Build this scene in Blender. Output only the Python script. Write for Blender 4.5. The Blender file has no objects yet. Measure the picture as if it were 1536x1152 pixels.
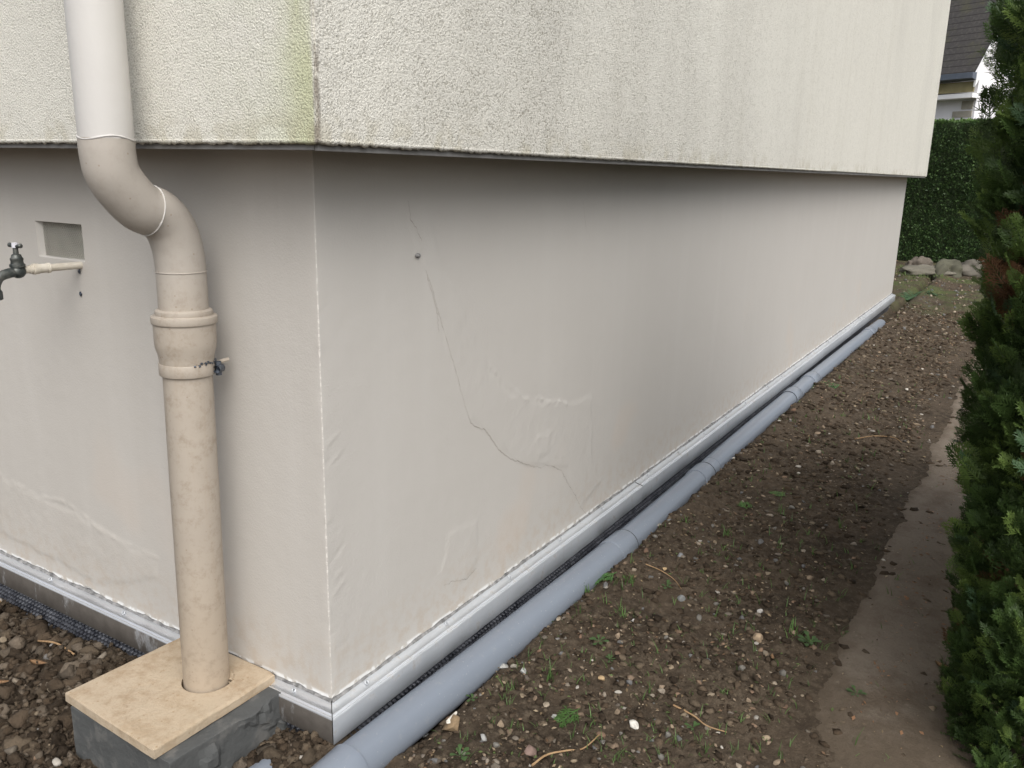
import bpy, bmesh, math, random
import numpy as np
from mathutils import Vector, Matrix
R = math.radians
random.seed(7); rng = np.random.default_rng(7)
S = bpy.context.scene
COL = S.collection

# ---------------------------------------------------------------- camera
XA = np.array([0.52343057, -0.19768206, 0.82881979])
YA = np.array([-0.85180857, -0.14541712, 0.50326536])
ZA = np.array([0.02103806, -0.96942027, -0.24450304])
ROT = np.array([XA, YA, ZA])                      # image axes -> world
CAM = np.array([-1.20857375, -1.18664669, 1.15486758]); FPX = 1262.0
cd = bpy.data.cameras.new('camera'); cam = bpy.data.objects.new('camera', cd); COL.objects.link(cam)
m = Matrix.Identity(4)
for i in range(3):
    m[i][0] = ROT[i, 0]; m[i][1] = -ROT[i, 1]; m[i][2] = -ROT[i, 2]; m[i][3] = CAM[i]
cam.matrix_world = m
cd.sensor_width = 36; cd.lens = FPX/1536*36; cd.clip_start = .05; cd.clip_end = 500
S.camera = cam

def px(x, y, ax, val):
    """photo pixel -> point on the real plane axis=val (used to read positions off walls and ground)"""
    v = ROT @ np.array([x-768., y-576., FPX]); t = (val-CAM[ax])/v[ax]
    return CAM+t*v

# ---------------------------------------------------------------- world, sun, exposure
SUN_EL, SUN_AZ = R(48), R(226)       # azimuth measured from +X towards +Y
w = bpy.data.worlds.new('World'); S.world = w; w.use_nodes = True
wn = w.node_tree; wn.nodes.clear()
sky = wn.nodes.new('ShaderNodeTexSky'); sky.sky_type = 'NISHITA'; sky.sun_disc = False
sky.sun_elevation = SUN_EL; sky.sun_rotation = math.pi/2-SUN_AZ
sky.air_density = 1.0; sky.dust_density = 4.0; sky.ozone_density = 1.0
hs = wn.nodes.new('ShaderNodeHueSaturation'); hs.inputs['Saturation'].default_value = .30
bg = wn.nodes.new('ShaderNodeBackground'); bg.inputs[1].default_value = .15
wo = wn.nodes.new('ShaderNodeOutputWorld')
wn.links.new(sky.outputs[0], hs.inputs['Color']); wn.links.new(hs.outputs[0], bg.inputs[0]); wn.links.new(bg.outputs[0], wo.inputs[0])
sd = bpy.data.lights.new('sun', 'SUN'); sd.energy = 1.35; sd.angle = R(54); sd.color = (1, .97, .92)
sun = bpy.data.objects.new('sun', sd); COL.objects.link(sun)
d = Vector((math.cos(SUN_AZ)*math.cos(SUN_EL), math.sin(SUN_AZ)*math.cos(SUN_EL), math.sin(SUN_EL)))
sun.rotation_euler = d.to_track_quat('Z', 'Y').to_euler(); sun.location = (-3, 2, 6)
S.view_settings.view_transform = 'Standard'; S.view_settings.look = 'None'; S.view_settings.gamma = 1
S.view_settings.exposure = 0.42

# ---------------------------------------------------------------- materials
class NT:
    def __init__(s, name, rough=.8, metal=0, spec=.5):
        s.m = bpy.data.materials.new(name); s.m.use_nodes = True; s.t = s.m.node_tree; s.n = s.t.nodes
        s.b = s.n['Principled BSDF']; s.b.inputs['Roughness'].default_value = rough
        s.b.inputs['Metallic'].default_value = metal; s.b.inputs['Specular IOR Level'].default_value = spec
        s.tc = s.n.new('ShaderNodeTexCoord'); s.co = s.tc.outputs['Object']
    def set(s, node, i, v):
        if hasattr(v, 'is_output'): s.t.links.new(v, node.inputs[i])
        elif isinstance(v, tuple) and len(v) == 3 and node.inputs[i].type == 'RGBA': node.inputs[i].default_value = (*v, 1)
        else: node.inputs[i].default_value = v
    def noise(s, scale, detail=4, rough=.55, co=None, out=0, dist=0):
        n = s.n.new('ShaderNodeTexNoise'); s.set(n, 'Vector', co or s.co)
        n.inputs['Scale'].default_value = scale; n.inputs['Detail'].default_value = detail
        n.inputs['Roughness'].default_value = rough; n.inputs['Distortion'].default_value = dist
        return n.outputs[out]
    def vor(s, scale, feat='F1', co=None, out=0):
        n = s.n.new('ShaderNodeTexVoronoi'); n.feature = feat; s.set(n, 'Vector', co or s.co); n.inputs['Scale'].default_value = scale
        return n.outputs[out]
    def map(s, scale=(1, 1, 1), loc=(0, 0, 0), rot=(0, 0, 0)):
        n = s.n.new('ShaderNodeMapping'); s.t.links.new(s.co, n.inputs[0])
        n.inputs['Scale'].default_value = scale; n.inputs['Location'].default_value = loc; n.inputs['Rotation'].default_value = rot
        return n.outputs[0]
    def ramp(s, f, stops):
        n = s.n.new('ShaderNodeValToRGB'); s.set(n, 0, f); e = n.color_ramp.elements
        while len(e) < len(stops): e.new(.5)
        for i, (p, c) in enumerate(stops):
            e[i].position = p; e[i].color = (c, c, c, 1) if not isinstance(c, tuple) else (*c, 1)
        return n.outputs[0]
    def mix(s, f, a, b, mode='MIX'):
        n = s.n.new('ShaderNodeMixRGB'); n.blend_type = mode; s.set(n, 0, f); s.set(n, 1, a); s.set(n, 2, b)
        return n.outputs[0]
    def math(s, op, a, b=0., c=0., clamp=False):
        n = s.n.new('ShaderNodeMath'); n.operation = op; n.use_clamp = clamp
        s.set(n, 0, a); s.set(n, 1, b); s.set(n, 2, c); return n.outputs[0]
    def rng(s, v, a, b, c=0., e=1.):
        n = s.n.new('ShaderNodeMapRange'); n.interpolation_type = 'SMOOTHSTEP'
        s.set(n, 0, v); s.set(n, 1, a); s.set(n, 2, b); s.set(n, 3, c); s.set(n, 4, e); return n.outputs[0]
    def xyz(s):
        n = s.n.new('ShaderNodeSeparateXYZ'); s.t.links.new(s.co, n.inputs[0]); return n.outputs
    def attr(s, name):
        n = s.n.new('ShaderNodeAttribute'); n.attribute_name = name; return n.outputs['Color']
    def rand(s):
        return s.n.new('ShaderNodeObjectInfo').outputs['Random']
    def col(s, v): s.set(s.b, 'Base Color', v); return s
    def rough(s, v): s.set(s.b, 'Roughness', v); return s
    def bump(s, h, dist=.001, strength=1.):
        n = s.n.new('ShaderNodeBump'); s.set(n, 'Height', h); n.inputs['Distance'].default_value = dist; n.inputs['Strength'].default_value = strength
        if s.b.inputs['Normal'].is_linked: s.t.links.new(s.b.inputs['Normal'].links[0].from_socket, n.inputs['Normal'])
        s.t.links.new(n.outputs[0], s.b.inputs['Normal']); return s

M = {}
# smooth painted render of the lower wall
a = NT('painted_render', .75, spec=.3); x, y, z = a.xyz()
base = a.mix(a.noise(2.2, 5), (.47, .440, .40), (.515, .487, .448))
streak = a.noise(1, 4, .6, a.map((9, 9, .7)))
base = a.mix(a.rng(streak, .45, .75, 0, .22), base, (.60, .575, .54))
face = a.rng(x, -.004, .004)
base = a.mix(a.math('MULTIPLY', face, .55), base, a.mix(a.noise(3, 3), (.485, .472, .447), (.53, .517, .492)))  # same paint: the long face's brighter, cooler light is put into its colour
pits = a.ramp(a.vor(38), [(0.0, 1.), (.07, 0.)])
pits = a.math('MULTIPLY', pits, a.rng(a.noise(6, 2), .55, .62))
lowd = a.rng(z, .45, .05, 0, .8)
base = a.mix(a.math('MULTIPLY', a.math('MULTIPLY', pits, lowd), .6), base, (.34, .28, .22))
dirt = a.math('MULTIPLY', a.rng(z, .22, .0), a.rng(a.noise(26, 6, .7), .42, .66))
base = a.mix(a.math('MULTIPLY', dirt, .5), base, (.44, .36, .28))
rust = a.math('MULTIPLY', a.rng(a.noise(2.1, 2), .60, .72), a.rng(z, .75, .1))
base = a.mix(a.math('MULTIPLY', rust, .18), base, (.60, .47, .36))
# worn whitish arris at the house corner
ex = a.math('MAXIMUM', a.math('ABSOLUTE', x), a.math('ABSOLUTE', y))
near = a.rng(ex, .0036, .0015)
chip = a.rng(a.noise(75, 2, .5, a.map((.3, .3, 1))), .50, .56)
chip = a.math('MULTIPLY', chip, a.rng(z, 1.1, .95))
base = a.mix(a.math('MULTIPLY', a.math('MULTIPLY', near, chip), .35), base, (.80, .78, .73))
rag = a.rng(z, .016, .008)
base = a.mix(a.math('MULTIPLY', rag, a.rng(a.noise(30, 3), .42, .52)), base, (.74, .74, .73))
a.col(base); a.bump(a.noise(170, 3, .6), .0007, .8); a.bump(a.noise(28, 5, .6), .0008, .7); a.bump(pits, .0015, -.5)
a.bump(a.noise(320, 2, .6), .0004, .6)
M['render'] = a.m
# roughcast of the upper wall
a = NT('roughcast', .9, spec=.25); x, y, z = a.xyz()
gr = a.noise(270, 2, .55); gv = a.noise(600, 2, .6)
base = a.mix(a.noise(1.6, 4), (.67, .655, .59), (.72, .705, .64))
rf = a.rng(y, -.155, -.162)          # 1 on the right (long) face
st = a.noise(1, 4, .55, a.map((1.5, 1.5, .5)))
alg = a.math('MULTIPLY', rf, a.math('MULTIPLY', a.rng(x, 3.4, .3), a.rng(st, .34, .66)))
algn = a.math('MULTIPLY', rf, a.rng(a.noise(1, 4, .6, a.map((1.1, 1.1, .5))), .52, .70, 0, .35))
base = a.mix(a.math('MULTIPLY', a.math('ADD', alg, algn, clamp=True), .55), base, (.47, .455, .415))
stf = a.rng(a.noise(1, 3, .6, a.map((9, 9, .22))), .50, .75, 0, .14)
base = a.mix(a.math('MULTIPLY', rf, stf), base, (.46, .43, .36))
lf = a.math('SUBTRACT', 1., rf)
mo = a.math('MULTIPLY', lf, a.math('MULTIPLY', a.rng(y, .20, -.15), a.rng(a.noise(5, 5, .6), .30, .66)))
mo2 = a.math('MULTIPLY', lf, a.math('MULTIPLY', a.rng(y, -.06, -.155), a.rng(a.noise(9, 4, .6, a.map((1, 1, .35))), .28, .55)))
base = a.mix(a.math('MULTIPLY', mo, .34), base, (.52, .56, .36))
base = a.mix(a.math('MULTIPLY', mo2, .52), base, (.42, .45, .20))
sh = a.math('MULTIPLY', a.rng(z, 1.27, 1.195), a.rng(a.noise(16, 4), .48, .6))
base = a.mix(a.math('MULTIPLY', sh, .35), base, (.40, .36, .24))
pit = a.math('MULTIPLY', a.rng(gr, .50, .36), a.rng(a.noise(40, 3, .6), .3, .6, .35, 1.))
base = a.mix(a.math('MULTIPLY', pit, a.math('ADD', .42, a.math('MULTIPLY', alg, .5))), base, (.22, .205, .16))
cr = a.math('MULTIPLY', a.rng(a.math('MAXIMUM', a.math('ABSOLUTE', a.math('ADD', y, .165)), a.math('ABSOLUTE', a.math('ADD', x, .155))), .012, .004), a.rng(a.noise(40, 3, .6, a.map((1, 1, .3))), .42, .55))
base = a.mix(a.math('MULTIPLY', cr, .65), base, (.16, .13, .10))
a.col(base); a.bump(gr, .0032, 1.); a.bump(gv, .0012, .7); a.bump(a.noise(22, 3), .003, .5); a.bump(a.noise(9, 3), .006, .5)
M['roughcast'] = a.m
def simple(name, c1, c2, scale, rough=.8, metal=0, bump=.0008, bs=80, spec=.4, detail=5):
    a = NT(name, rough, metal, spec); a.col(a.mix(a.rng(a.noise(scale, detail), .3, .7), c1, c2)); a.bump(a.noise(bs, 4), bump); return a
M['crack'] = simple('crack_dark', (.24, .21, .18), (.42, .39, .35), 45).m
M['ridge'] = simple('filler', (.62, .60, .56), (.70, .68, .64), 60).m
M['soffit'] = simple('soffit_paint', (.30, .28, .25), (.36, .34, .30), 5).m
M['strip'] = simple('drip_profile', (.16, .155, .15), (.24, .235, .23), 12, .5).m
M['substrate'] = simple('old_concrete', (.13, .115, .10), (.30, .28, .26), 22, .95, bump=.004, bs=60).m
M['roofslate'] = simple('roof_slate', (.05, .05, .055), (.09, .085, .08), 8).m
# zinc / plastic pipes
a = NT('painted_pipe_light', .45, spec=.4)
b = a.mix(a.noise(6, 4), (.52, .505, .485), (.575, .56, .535)); b = a.mix(a.rng(a.noise(1, 3, .6, a.map((30, 30, 2))), .55, .75, 0, .3), b, (.52, .47, .40))
a.col(b); a.bump(a.noise(60, 3), .0005); M['pipe_up'] = a.m
a = NT('painted_pipe_beige', .5, spec=.4); x, y, z = a.xyz()
b = a.mix(a.noise(9, 5), (.355, .31, .26), (.42, .37, .31)); b = a.mix(a.rng(z, .45, .0, 0, .55), b, (.385, .30, .21))
b = a.mix(a.rng(a.noise(42, 7, .75), .46, .70, 0, .65), b, (.27, .22, .165)); b = a.mix(a.rng(a.noise(1, 5, .7, a.map((60, 60, 3))), .50, .75, 0, .32), b, (.36, .29, .22)); b = a.mix(a.rng(z, .80, 1.0, 0, .6), b, (.40, .375, .345))
b = a.mix(a.rng(a.vor(42), .10, .05, 0, .6), b, (.25, .19, .14))
a.col(b); a.bump(a.noise(50, 3), .0006); M['pipe_low'] = a.m
a = NT('grey_pvc', .30, spec=.5)
b = a.mix(a.noise(5, 4), (.185, .21, .25), (.20, .228, .27)); b = a.mix(a.rng(a.noise(40, 6, .7), .56, .75, 0, .3), b, (.34, .34, .33))
dd = a.math('MULTIPLY', a.rng(a.noise(7, 3), .42, .55), a.ramp(a.vor(85), [(0., 1.), (.13, 0.)])); b = a.mix(a.math('MULTIPLY', dd, .85), b, (.58, .58, .55))
b = a.mix(a.rng(a.noise(4, 6, .7), .66, .80, 0, .35), b, (.20, .17, .13))
a.col(b); M['pvc'] = a.m
a = NT('aluminium', .38, 1.0)
b = a.mix(a.noise(7, 5, .6), (.56, .585, .615), (.66, .685, .71)); b = a.mix(a.rng(a.noise(25, 6, .7), .54, .70, 0, .6), b, (.40, .37, .33))
a.col(b).rough(a.rng(a.noise(9, 4), .3, .7, .33, .55)); a.bump(a.noise(14, 3), .0015, .5)
a.t.links.new(a.rng(a.noise(25, 6, .7), .52, .66, .5, .25), a.b.inputs['Metallic']); M['alu'] = a.m
a = NT('aluminium_dark_face', .38, .75); x, y, z = a.xyz()
darker = a.math('MULTIPLY', a.rng(z, -.0150, -.0185), a.rng(a.noise(9, 6, .7, a.map((1, 1, .5))), .22, .40))  # darker, duller lower face of the side trim, broken up by noise
b = a.mix(a.noise(7, 5, .6), (.66, .68, .71), (.80, .82, .85)); b = a.mix(darker, b, a.mix(a.noise(24, 6, .7), (.060, .052, .044), (.19, .17, .15)))
a.col(b); a.t.links.new(a.rng(darker, 0, 1, .75, .1), a.b.inputs['Metallic']); a.rough(a.rng(darker, 0, 1, .36, .7)); a.bump(a.noise(30, 5), .001); M['alu_dark_face'] = a.m
M['membrane'] = simple('black_dimpled_plastic', (.020, .022, .030), (.085, .090, .105), 30, .30, bump=.0005).m
a = NT('stone_slab', .9, spec=.25)
b = a.mix(a.noise(7, 6, .65), (.41, .33, .235), (.485, .40, .30)); b = a.mix(a.rng(a.noise(14, 8, .75), .44, .68, 0, .75), b, (.29, .205, .125)); b = a.mix(a.rng(a.noise(3.5, 4, .6), .40, .70, 0, .4), b, (.43, .345, .24)); b = a.mix(a.rng(a.noise(150, 3, .7), .60, .72, 0, .5), b, (.30, .22, .14))
b = a.mix(a.rng(a.vor(48), .16, .06, 0, .7), b, (.30, .21, .12)); x, y, z = a.xyz()
b = a.mix(a.rng(z, -.003, -.008, 0, .5), b, (.33, .24, .15))
a.col(b); a.bump(a.noise(90, 4, .7), .0022); a.bump(a.noise(18, 4), .003, .6); M['slab'] = a.m
a = NT('cement_render', .92, spec=.2)
b = a.mix(a.noise(6, 6, .65), (.060, .064, .065), (.105, .107, .105)); b = a.mix(a.rng(a.noise(14, 5, .6), .50, .66, 0, .6), b, (.165, .16, .15))
a.col(b); a.bump(a.noise(120, 4), .001); a.bump(a.noise(14, 5, .6), .008, .8); M['cement'] = a.m
a = NT('soil', .92, spec=.22); x, y, z = a.xyz()
n1 = a.noise(3.5, 6, .65); n2 = a.noise(38, 6, .7)
b = a.mix(a.rng(n1, .3, .7), (.036, .026, .017), (.085, .063, .043)); b = a.mix(a.rng(n2, .42, .72, 0, .75), b, (.135, .106, .075))
b = a.mix(a.rng(a.vor(75, out=0), .16, .05, 0, .6), b, (.23, .19, .14))
mossm = a.math('MULTIPLY', a.rng(x, 6.5, 10.5), a.rng(a.noise(1.6, 6, .7), .44, .60)); b = a.mix(a.math('MULTIPLY', mossm, .7), b, (.085, .115, .035))
# trodden strip of finer, paler dirt
ln = a.math('ADD', y, a.math('MULTIPLY', a.noise(3.2, 5, .6), .22))
a.col(b); a.bump(n2, .010, 1.); a.bump(a.noise(150, 4, .75), .005, 1.); M['soil'] = a.m
a = NT('dirty_path', .9, spec=.25)
b = a.mix(a.noise(2.4, 6, .62), (.155, .126, .098), (.205, .172, .137)); b = a.mix(a.rng(a.noise(5.5, 7, .72), .47, .66, 0, .8), b, (.12, .09, .065))
b = a.mix(a.rng(a.noise(60, 4, .7), .55, .72, 0, .5), b, (.11, .085, .06)); b = a.mix(a.rng(a.noise(45, 3, .7), .66, .72, 0, .5), b, (.36, .31, .25))
sb = a.mix(a.noise(38, 6, .7), (.055, .041, .028), (.125, .098, .070)); e_ = a.n.new('ShaderNodeSeparateXYZ'); a.t.links.new(a.attr('tint'), e_.inputs[0])
ed = a.math('ADD', e_.outputs[0], a.math('MULTIPLY', a.math('SUBTRACT', a.noise(9, 7, .75), .5), 1.3)); b = a.mix(a.rng(ed, .85, .15), b, sb)
a.col(b); a.bump(a.noise(90, 5, .75), .005); a.bump(a.noise(9, 5), .010, .6); M['path'] = a.m
def attrmat(name, rough=.85, spec=.3, bump=.001, bs=150, trans=0):
    a = NT(name, rough, spec=spec); b = a.attr('tint'); b = a.mix(a.rng(a.noise(60, 4), .3, .75, 0, .35), b, (.09, .07, .05), 'MIX') if bump else b
    a.col(b)
    if bump: a.bump(a.noise(bs, 4, .65), bump)
    if trans:
        t = a.n.new('ShaderNodeBsdfTranslucent'); a.t.links.new(a.attr('tint'), t.inputs[0]); mx = a.n.new('ShaderNodeMixShader'); mx.inputs[0].default_value = trans
        a.t.links.new(a.b.outputs[0], mx.inputs[1]); a.t.links.new(t.outputs[0], mx.inputs[2]); a.t.links.new(mx.outputs[0], a.n['Material Output'].inputs[0])
    return a.m
M['stone'] = attrmat('loose_stone', bump=.0015)
M['clod'] = attrmat('earth_clod', .95, .15, .006, 160)
M['leaf'] = attrmat('leaf', .5, .35, 0, trans=.25)
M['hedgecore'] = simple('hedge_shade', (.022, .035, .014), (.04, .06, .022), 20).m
M['bark'] = simple('bark', (.10, .06, .035), (.20, .125, .075), 30, .9, bump=.003).m
M['deadleaf'] = simple('dead_leaf', (.36, .21, .11), (.46, .30, .17), 40, .7).m
M['brass'] = simple('tarnished_brass', (.045, .055, .055), (.13, .135, .125), 60, .45, .5).m
M['tapcap'] = simple('pale_cap', (.55, .55, .6), (.65, .65, .7), 20, .3).m
M['tappaint'] = simple('old_cream_paint', (.52, .47, .39), (.64, .60, .52), 30, .6).m
M['grille'] = simple('painted_mesh', (.36, .35, .31), (.45, .44, .39), 20, .7).m
M['dark'] = simple('dark_void', (.02, .02, .02), (.03, .03, .03), 20).m
M['clampdark'] = simple('worn_steel', (.03, .04, .06), (.16, .18, .21), 90, .4, .6).m
M['mortar'] = simple('wall_mortar', (.13, .13, .13), (.36, .355, .35), 40, .95, bump=.004, bs=90).m

# ---------------------------------------------------------------- object helpers
def tag(o, label=None, cat=None, group=None, kind=None):
    if label: o['label'] = label
    if cat: o['category'] = cat
    if group: o['group'] = group
    if kind: o['kind'] = kind
    return o
def empty(name, loc, label, cat, group=None):
    o = bpy.data.objects.new(name, None); COL.objects.link(o); o.location = loc; o.empty_display_size = .1
    return tag(o, label, cat, group)
def link(name, me, mat, parent=None, smooth=False):
    me.materials.clear()
    for q in (mat if isinstance(mat, (list, tuple)) else [mat]): me.materials.append(M[q])
    if smooth: me.polygons.foreach_set('use_smooth', [True]*len(me.polygons))
    o = bpy.data.objects.new(name, me); COL.objects.link(o)
    if parent:
        o.parent = parent; wl = Vector((0, 0, 0)); p = parent
        while p: wl += p.location; p = p.parent
        o.location = -wl
    return o
def npmesh(name, V, F, tint=None):
    """V (n,3), F (m,k) or list of arrays"""
    me = bpy.data.meshes.new(name); Fs = F if isinstance(F, list) else [F]
    Fs = [np.asarray(f, int) for f in Fs if len(f)]
    V = np.asarray(V, float); me.vertices.add(len(V)); me.vertices.foreach_set('co', V.ravel())
    idx = np.concatenate([f.ravel() for f in Fs]); ln = np.concatenate([np.full(len(f), f.shape[1]) for f in Fs])
    me.loops.add(len(idx)); me.loops.foreach_set('vertex_index', idx)
    me.polygons.add(len(ln)); st = np.concatenate([[0], np.cumsum(ln)[:-1]]); me.polygons.foreach_set('loop_start', st); me.polygons.foreach_set('loop_total', ln)
    me.update(calc_edges=True); me.validate()
    if tint is not None:
        at = me.color_attributes.new('tint', 'FLOAT_COLOR', 'POINT')
        at.data.foreach_set('color', np.hstack([tint, np.ones((len(V), 1))]).ravel())
    return me
def bm_obj(name, bm, mat, parent=None, smooth=False):
    me = bpy.data.meshes.new(name); bm.to_mesh(me); bm.free(); return link(name, me, mat, parent, smooth)
def box_bm(bm, lo, hi, bev=0):
    r = bmesh.ops.create_cube(bm, size=1); v = r['verts']
    for q in v: q.co = Vector([(lo[i]+hi[i])/2+q.co[i]*(hi[i]-lo[i]) for i in range(3)])
    if bev: bmesh.ops.bevel(bm, geom=list({e for q in v for e in q.link_edges}), offset=bev, segments=2, affect='EDGES', profile=.7)
def box(name, lo, hi, mat, parent=None, bev=0):
    bm = bmesh.new(); box_bm(bm, lo, hi, bev); return bm_obj(name, bm, mat, parent)
def frames(P):
    P = np.asarray(P, float); T = np.gradient(P, axis=0); T /= np.linalg.norm(T, axis=1)[:, None]
    u = np.cross(T[0], [0, 0, 1.]) if abs(T[0][2]) < .9 else np.cross(T[0], [0, 1., 0]); u /= np.linalg.norm(u); U = [u]
    for t in T[1:]: u = u-t*(u@t); u /= np.linalg.norm(u); U.append(u)
    U = np.array(U); return P, T, U, np.cross(T, U)
def tube_arr(P, r, n=16, cap=True):
    P, T, U, W = frames(P); r = np.broadcast_to(r, len(P)); th = np.arange(n)*2*np.pi/n
    V = P[:, None]+r[:, None, None]*(np.cos(th)[None, :, None]*U[:, None]+np.sin(th)[None, :, None]*W[:, None])
    k = len(P); F = [[i*n+j, i*n+(j+1) % n, (i+1)*n+(j+1) % n, (i+1)*n+j] for i in range(k-1) for j in range(n)]
    V = V.reshape(-1, 3); C_ = [list(range(n))[::-1], [(k-1)*n+j for j in range(n)]] if cap else []
    return V, F, C_
def tube(name, P, r, mat, parent=None, n=16, cap=True, smooth=True):
    V, F, C_ = tube_arr(P, r, n, cap); me = npmesh(name, V, [np.array(F)]+([np.array(C_)] if C_ else []))
    o = link(name, me, mat, parent, smooth)
    try: me.set_sharp_from_angle(angle=R(40))
    except Exception: pass
    return o
def multi(name, arrs, mat, parent=None, smooth=False):
    Vs, Q, T_ = [], [], []; o = 0
    for V, F in arrs:
        Vs.append(V); F = np.asarray(F)+o; (Q if F.shape[1] == 4 else T_).append(F); o += len(V)
    return link(name, npmesh(name, np.vstack(Vs), ([np.vstack(Q)] if Q else [])+([np.vstack(T_)] if T_ else [])), mat, parent, smooth)
def catmull(P, k=8):
    P = np.asarray(P, float); Q = np.vstack([2*P[0]-P[1], P, 2*P[-1]-P[-2]]); out = []
    for i in range(len(P)-1):
        a, b, c, e = Q[i:i+4]
        for t in np.linspace(0, 1, k, endpoint=False): out.append(.5*((2*b)+(-a+c)*t+(2*a-5*b+4*c-e)*t*t+(-a+3*b-3*c+e)*t**3))
    out.append(P[-1]); return np.array(out)

# value noise in numpy
def vn(x, y, seed=0):
    xi = np.floor(x).astype(int); yi = np.floor(y).astype(int); xf = x-xi; yf = y-yi
    def h(a, b):
        n = (a*374761393+b*668265263+seed*1442695041) & 0xffffffff; n = ((n ^ (n >> 13))*1274126177) & 0xffffffff
        return ((n ^ (n >> 16)) & 0xffff)/65535.
    u = xf*xf*(3-2*xf); v = yf*yf*(3-2*yf)
    return (h(xi, yi)*(1-u)+h(xi+1, yi)*u)*(1-v)+(h(xi, yi+1)*(1-u)+h(xi+1, yi+1)*u)*v
def fbm(x, y, s=1., o=4, g=.5, seed=0, bil=False):
    t = 0; a = 1; n = 0
    for i in range(o):
        q = vn(x*s+i*17.3, y*s-i*9.1, seed+i)
        if bil: q = 1-abs(2*q-1)
        t = t+a*q; n += a; a *= g; s *= 2.07
    return t/n
def sst(x, a, b): t = np.clip((x-a)/(b-a), 0, 1); return t*t*(3-2*t)

# ================================================================ SETTING: ground
def ground_h(X, Y):
    base = np.full(X.shape, -.125)
    right = sst(Y, .0, -.05)
    # soil banked against the grey pipe, lower in the slot by the wall
    bank = .035*np.exp(-((Y+.21)/.10)**2)*(.3+.7*sst(X, .2, 2.5))
    slot = -.085*np.exp(-((Y+.085)/.045)**2)*sst(X, -.02, .22)*(Y < .2)
    base = base+(bank+slot)*sst(Y, .02, -.03)
    heap = .045*np.exp(-((X+.02)/.10)**2-((Y+.0)/.10)**2)
    base = base+heap
    # trench on the left side of the corner
    left = sst(X, .0, -.03)*sst(Y, .10, .25)
    base = base+left*(-.01+.035*np.exp(-((X+.20)/.13)**2)*sst(Y, .25, .6)-.030*np.exp(-((X+.03)/.05)**2)*sst(Y, .75, .95)+.012*np.exp(-((X+.05)/.06)**2)-.025*sst(X, -.25, -.5))
    base = base+.012*np.exp(-((X+.05)/.2)**2-((Y-.4)/.25)**2)
    base = base+.02*(fbm(X, Y, 2.2, 4, .5, 3)-.5)
    pathm = sst(Y, -.72, -.86)*sst(X, .1, .7)*(1-sst(X, 7, 9))
    rough = (1-.85*pathm)
    cl = fbm(X, Y, 14, 4, .62, 9, True)-.55
    loose = np.clip(left+heap/.045*.8, 0, 1)
    base = base+rough*cl*(.018+.028*loose)+rough*(fbm(X, Y, 38, 4, .65, 21)-.5)*.022
    base = base-.006*pathm
    far = sst(np.hypot(X-4, Y), 9, 25); return base*(1-far)+far*(-.13+.1*(fbm(X, Y, .15, 3, .5, 5)-.5))
gx = np.unique(np.round(np.concatenate([[-60, -30, -15, -8, -5, -3, -2], np.arange(-1.4, -.6, .04), np.arange(-.6, 2.6, .0065), np.arange(2.6, 3.4, .011), np.arange(3., 8., .022), np.arange(8, 15, .06), np.arange(15, 30, 1), [35, 45, 60, 90, 140, 200]]), 4))
gy = np.unique(np.round(np.concatenate([[-120, -60, -30, -15, -8, -5, -3, -2.2], np.arange(-1.8, -1.35, .03), np.arange(-1.35, 1.45, .0065), np.arange(1.45, 3, .05), np.arange(3, 8, .4), [9, 12, 15, 20, 30, 60, 120]]), 4))
GX, GY = np.meshgrid(gx, gy, indexing='ij'); GZ = ground_h(GX, GY); nx, ny = len(gx), len(gy)
I = np.arange(nx*ny).reshape(nx, ny)
F = np.stack([I[:-1, :-1], I[1:, :-1], I[1:, 1:], I[:-1, 1:]], -1).reshape(-1, 4)
tag(link('ground', npmesh('ground', np.stack([GX, GY, GZ], -1).reshape(-1, 3), F), 'soil', None, True), kind='structure')
def gz(x, y): return float(ground_h(np.array([float(x)]), np.array([float(y)]))[0])
# trodden dirty concrete path along the thuja row
pxs = np.arange(.35, 8.2, .03); V = []; W_ = 26
for i, X in enumerate(pxs):
    e = -.79-.02*min(X, 4)+.035*(fbm(np.array([X]), np.array([0.]), 3, 4, .6, 31)[0]-.5)*2
    e -= .05*max(0, (1.0-X)/.5)
    for j in range(W_):
        t = j/(W_-1); Y = e+(-1.75-e)*t
        V.append((X, Y, 0))
PT = []
V = np.array(V); V[:, 2] = -.1245+.006*(fbm(V[:, 0], V[:, 1], 5, 4, .55, 41)-.5)+.02*(fbm(V[:, 0], V[:, 1], 2.2, 4, .5, 3)-.5)
jj = np.tile(np.arange(W_), len(pxs)); V[:, 2] -= .022*np.exp(-jj/1.3); ii = np.repeat(np.arange(len(pxs)), W_); V[:, 2] -= .02*np.exp(-ii/6.)
I = np.arange(len(V)).reshape(len(pxs), W_); F = np.stack([I[:-1, :-1], I[:-1, 1:], I[1:, 1:], I[1:, :-1]], -1).reshape(-1, 4)
ed_ = np.clip(jj/3.5, 0, 1)*np.clip((V[:, 0]-.55)/.7, 0, 1)*np.clip((8.0-V[:, 0])/3.5, 0, 1)
tag(link('path', npmesh('path', V, F[:, ::-1], np.repeat(ed_[:, None], 3, 1)), 'path', None, True), kind='structure')

# ================================================================ HOUSE
HX, HY = 8.4, 9.0; A_, B_ = .155, .165; ZS = 1.195; ZT = 3.9
house = empty('house', (0, 0, 0), 'cream rendered house with a projecting roughcast upper storey above a smooth beige base wall', 'house')
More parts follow.
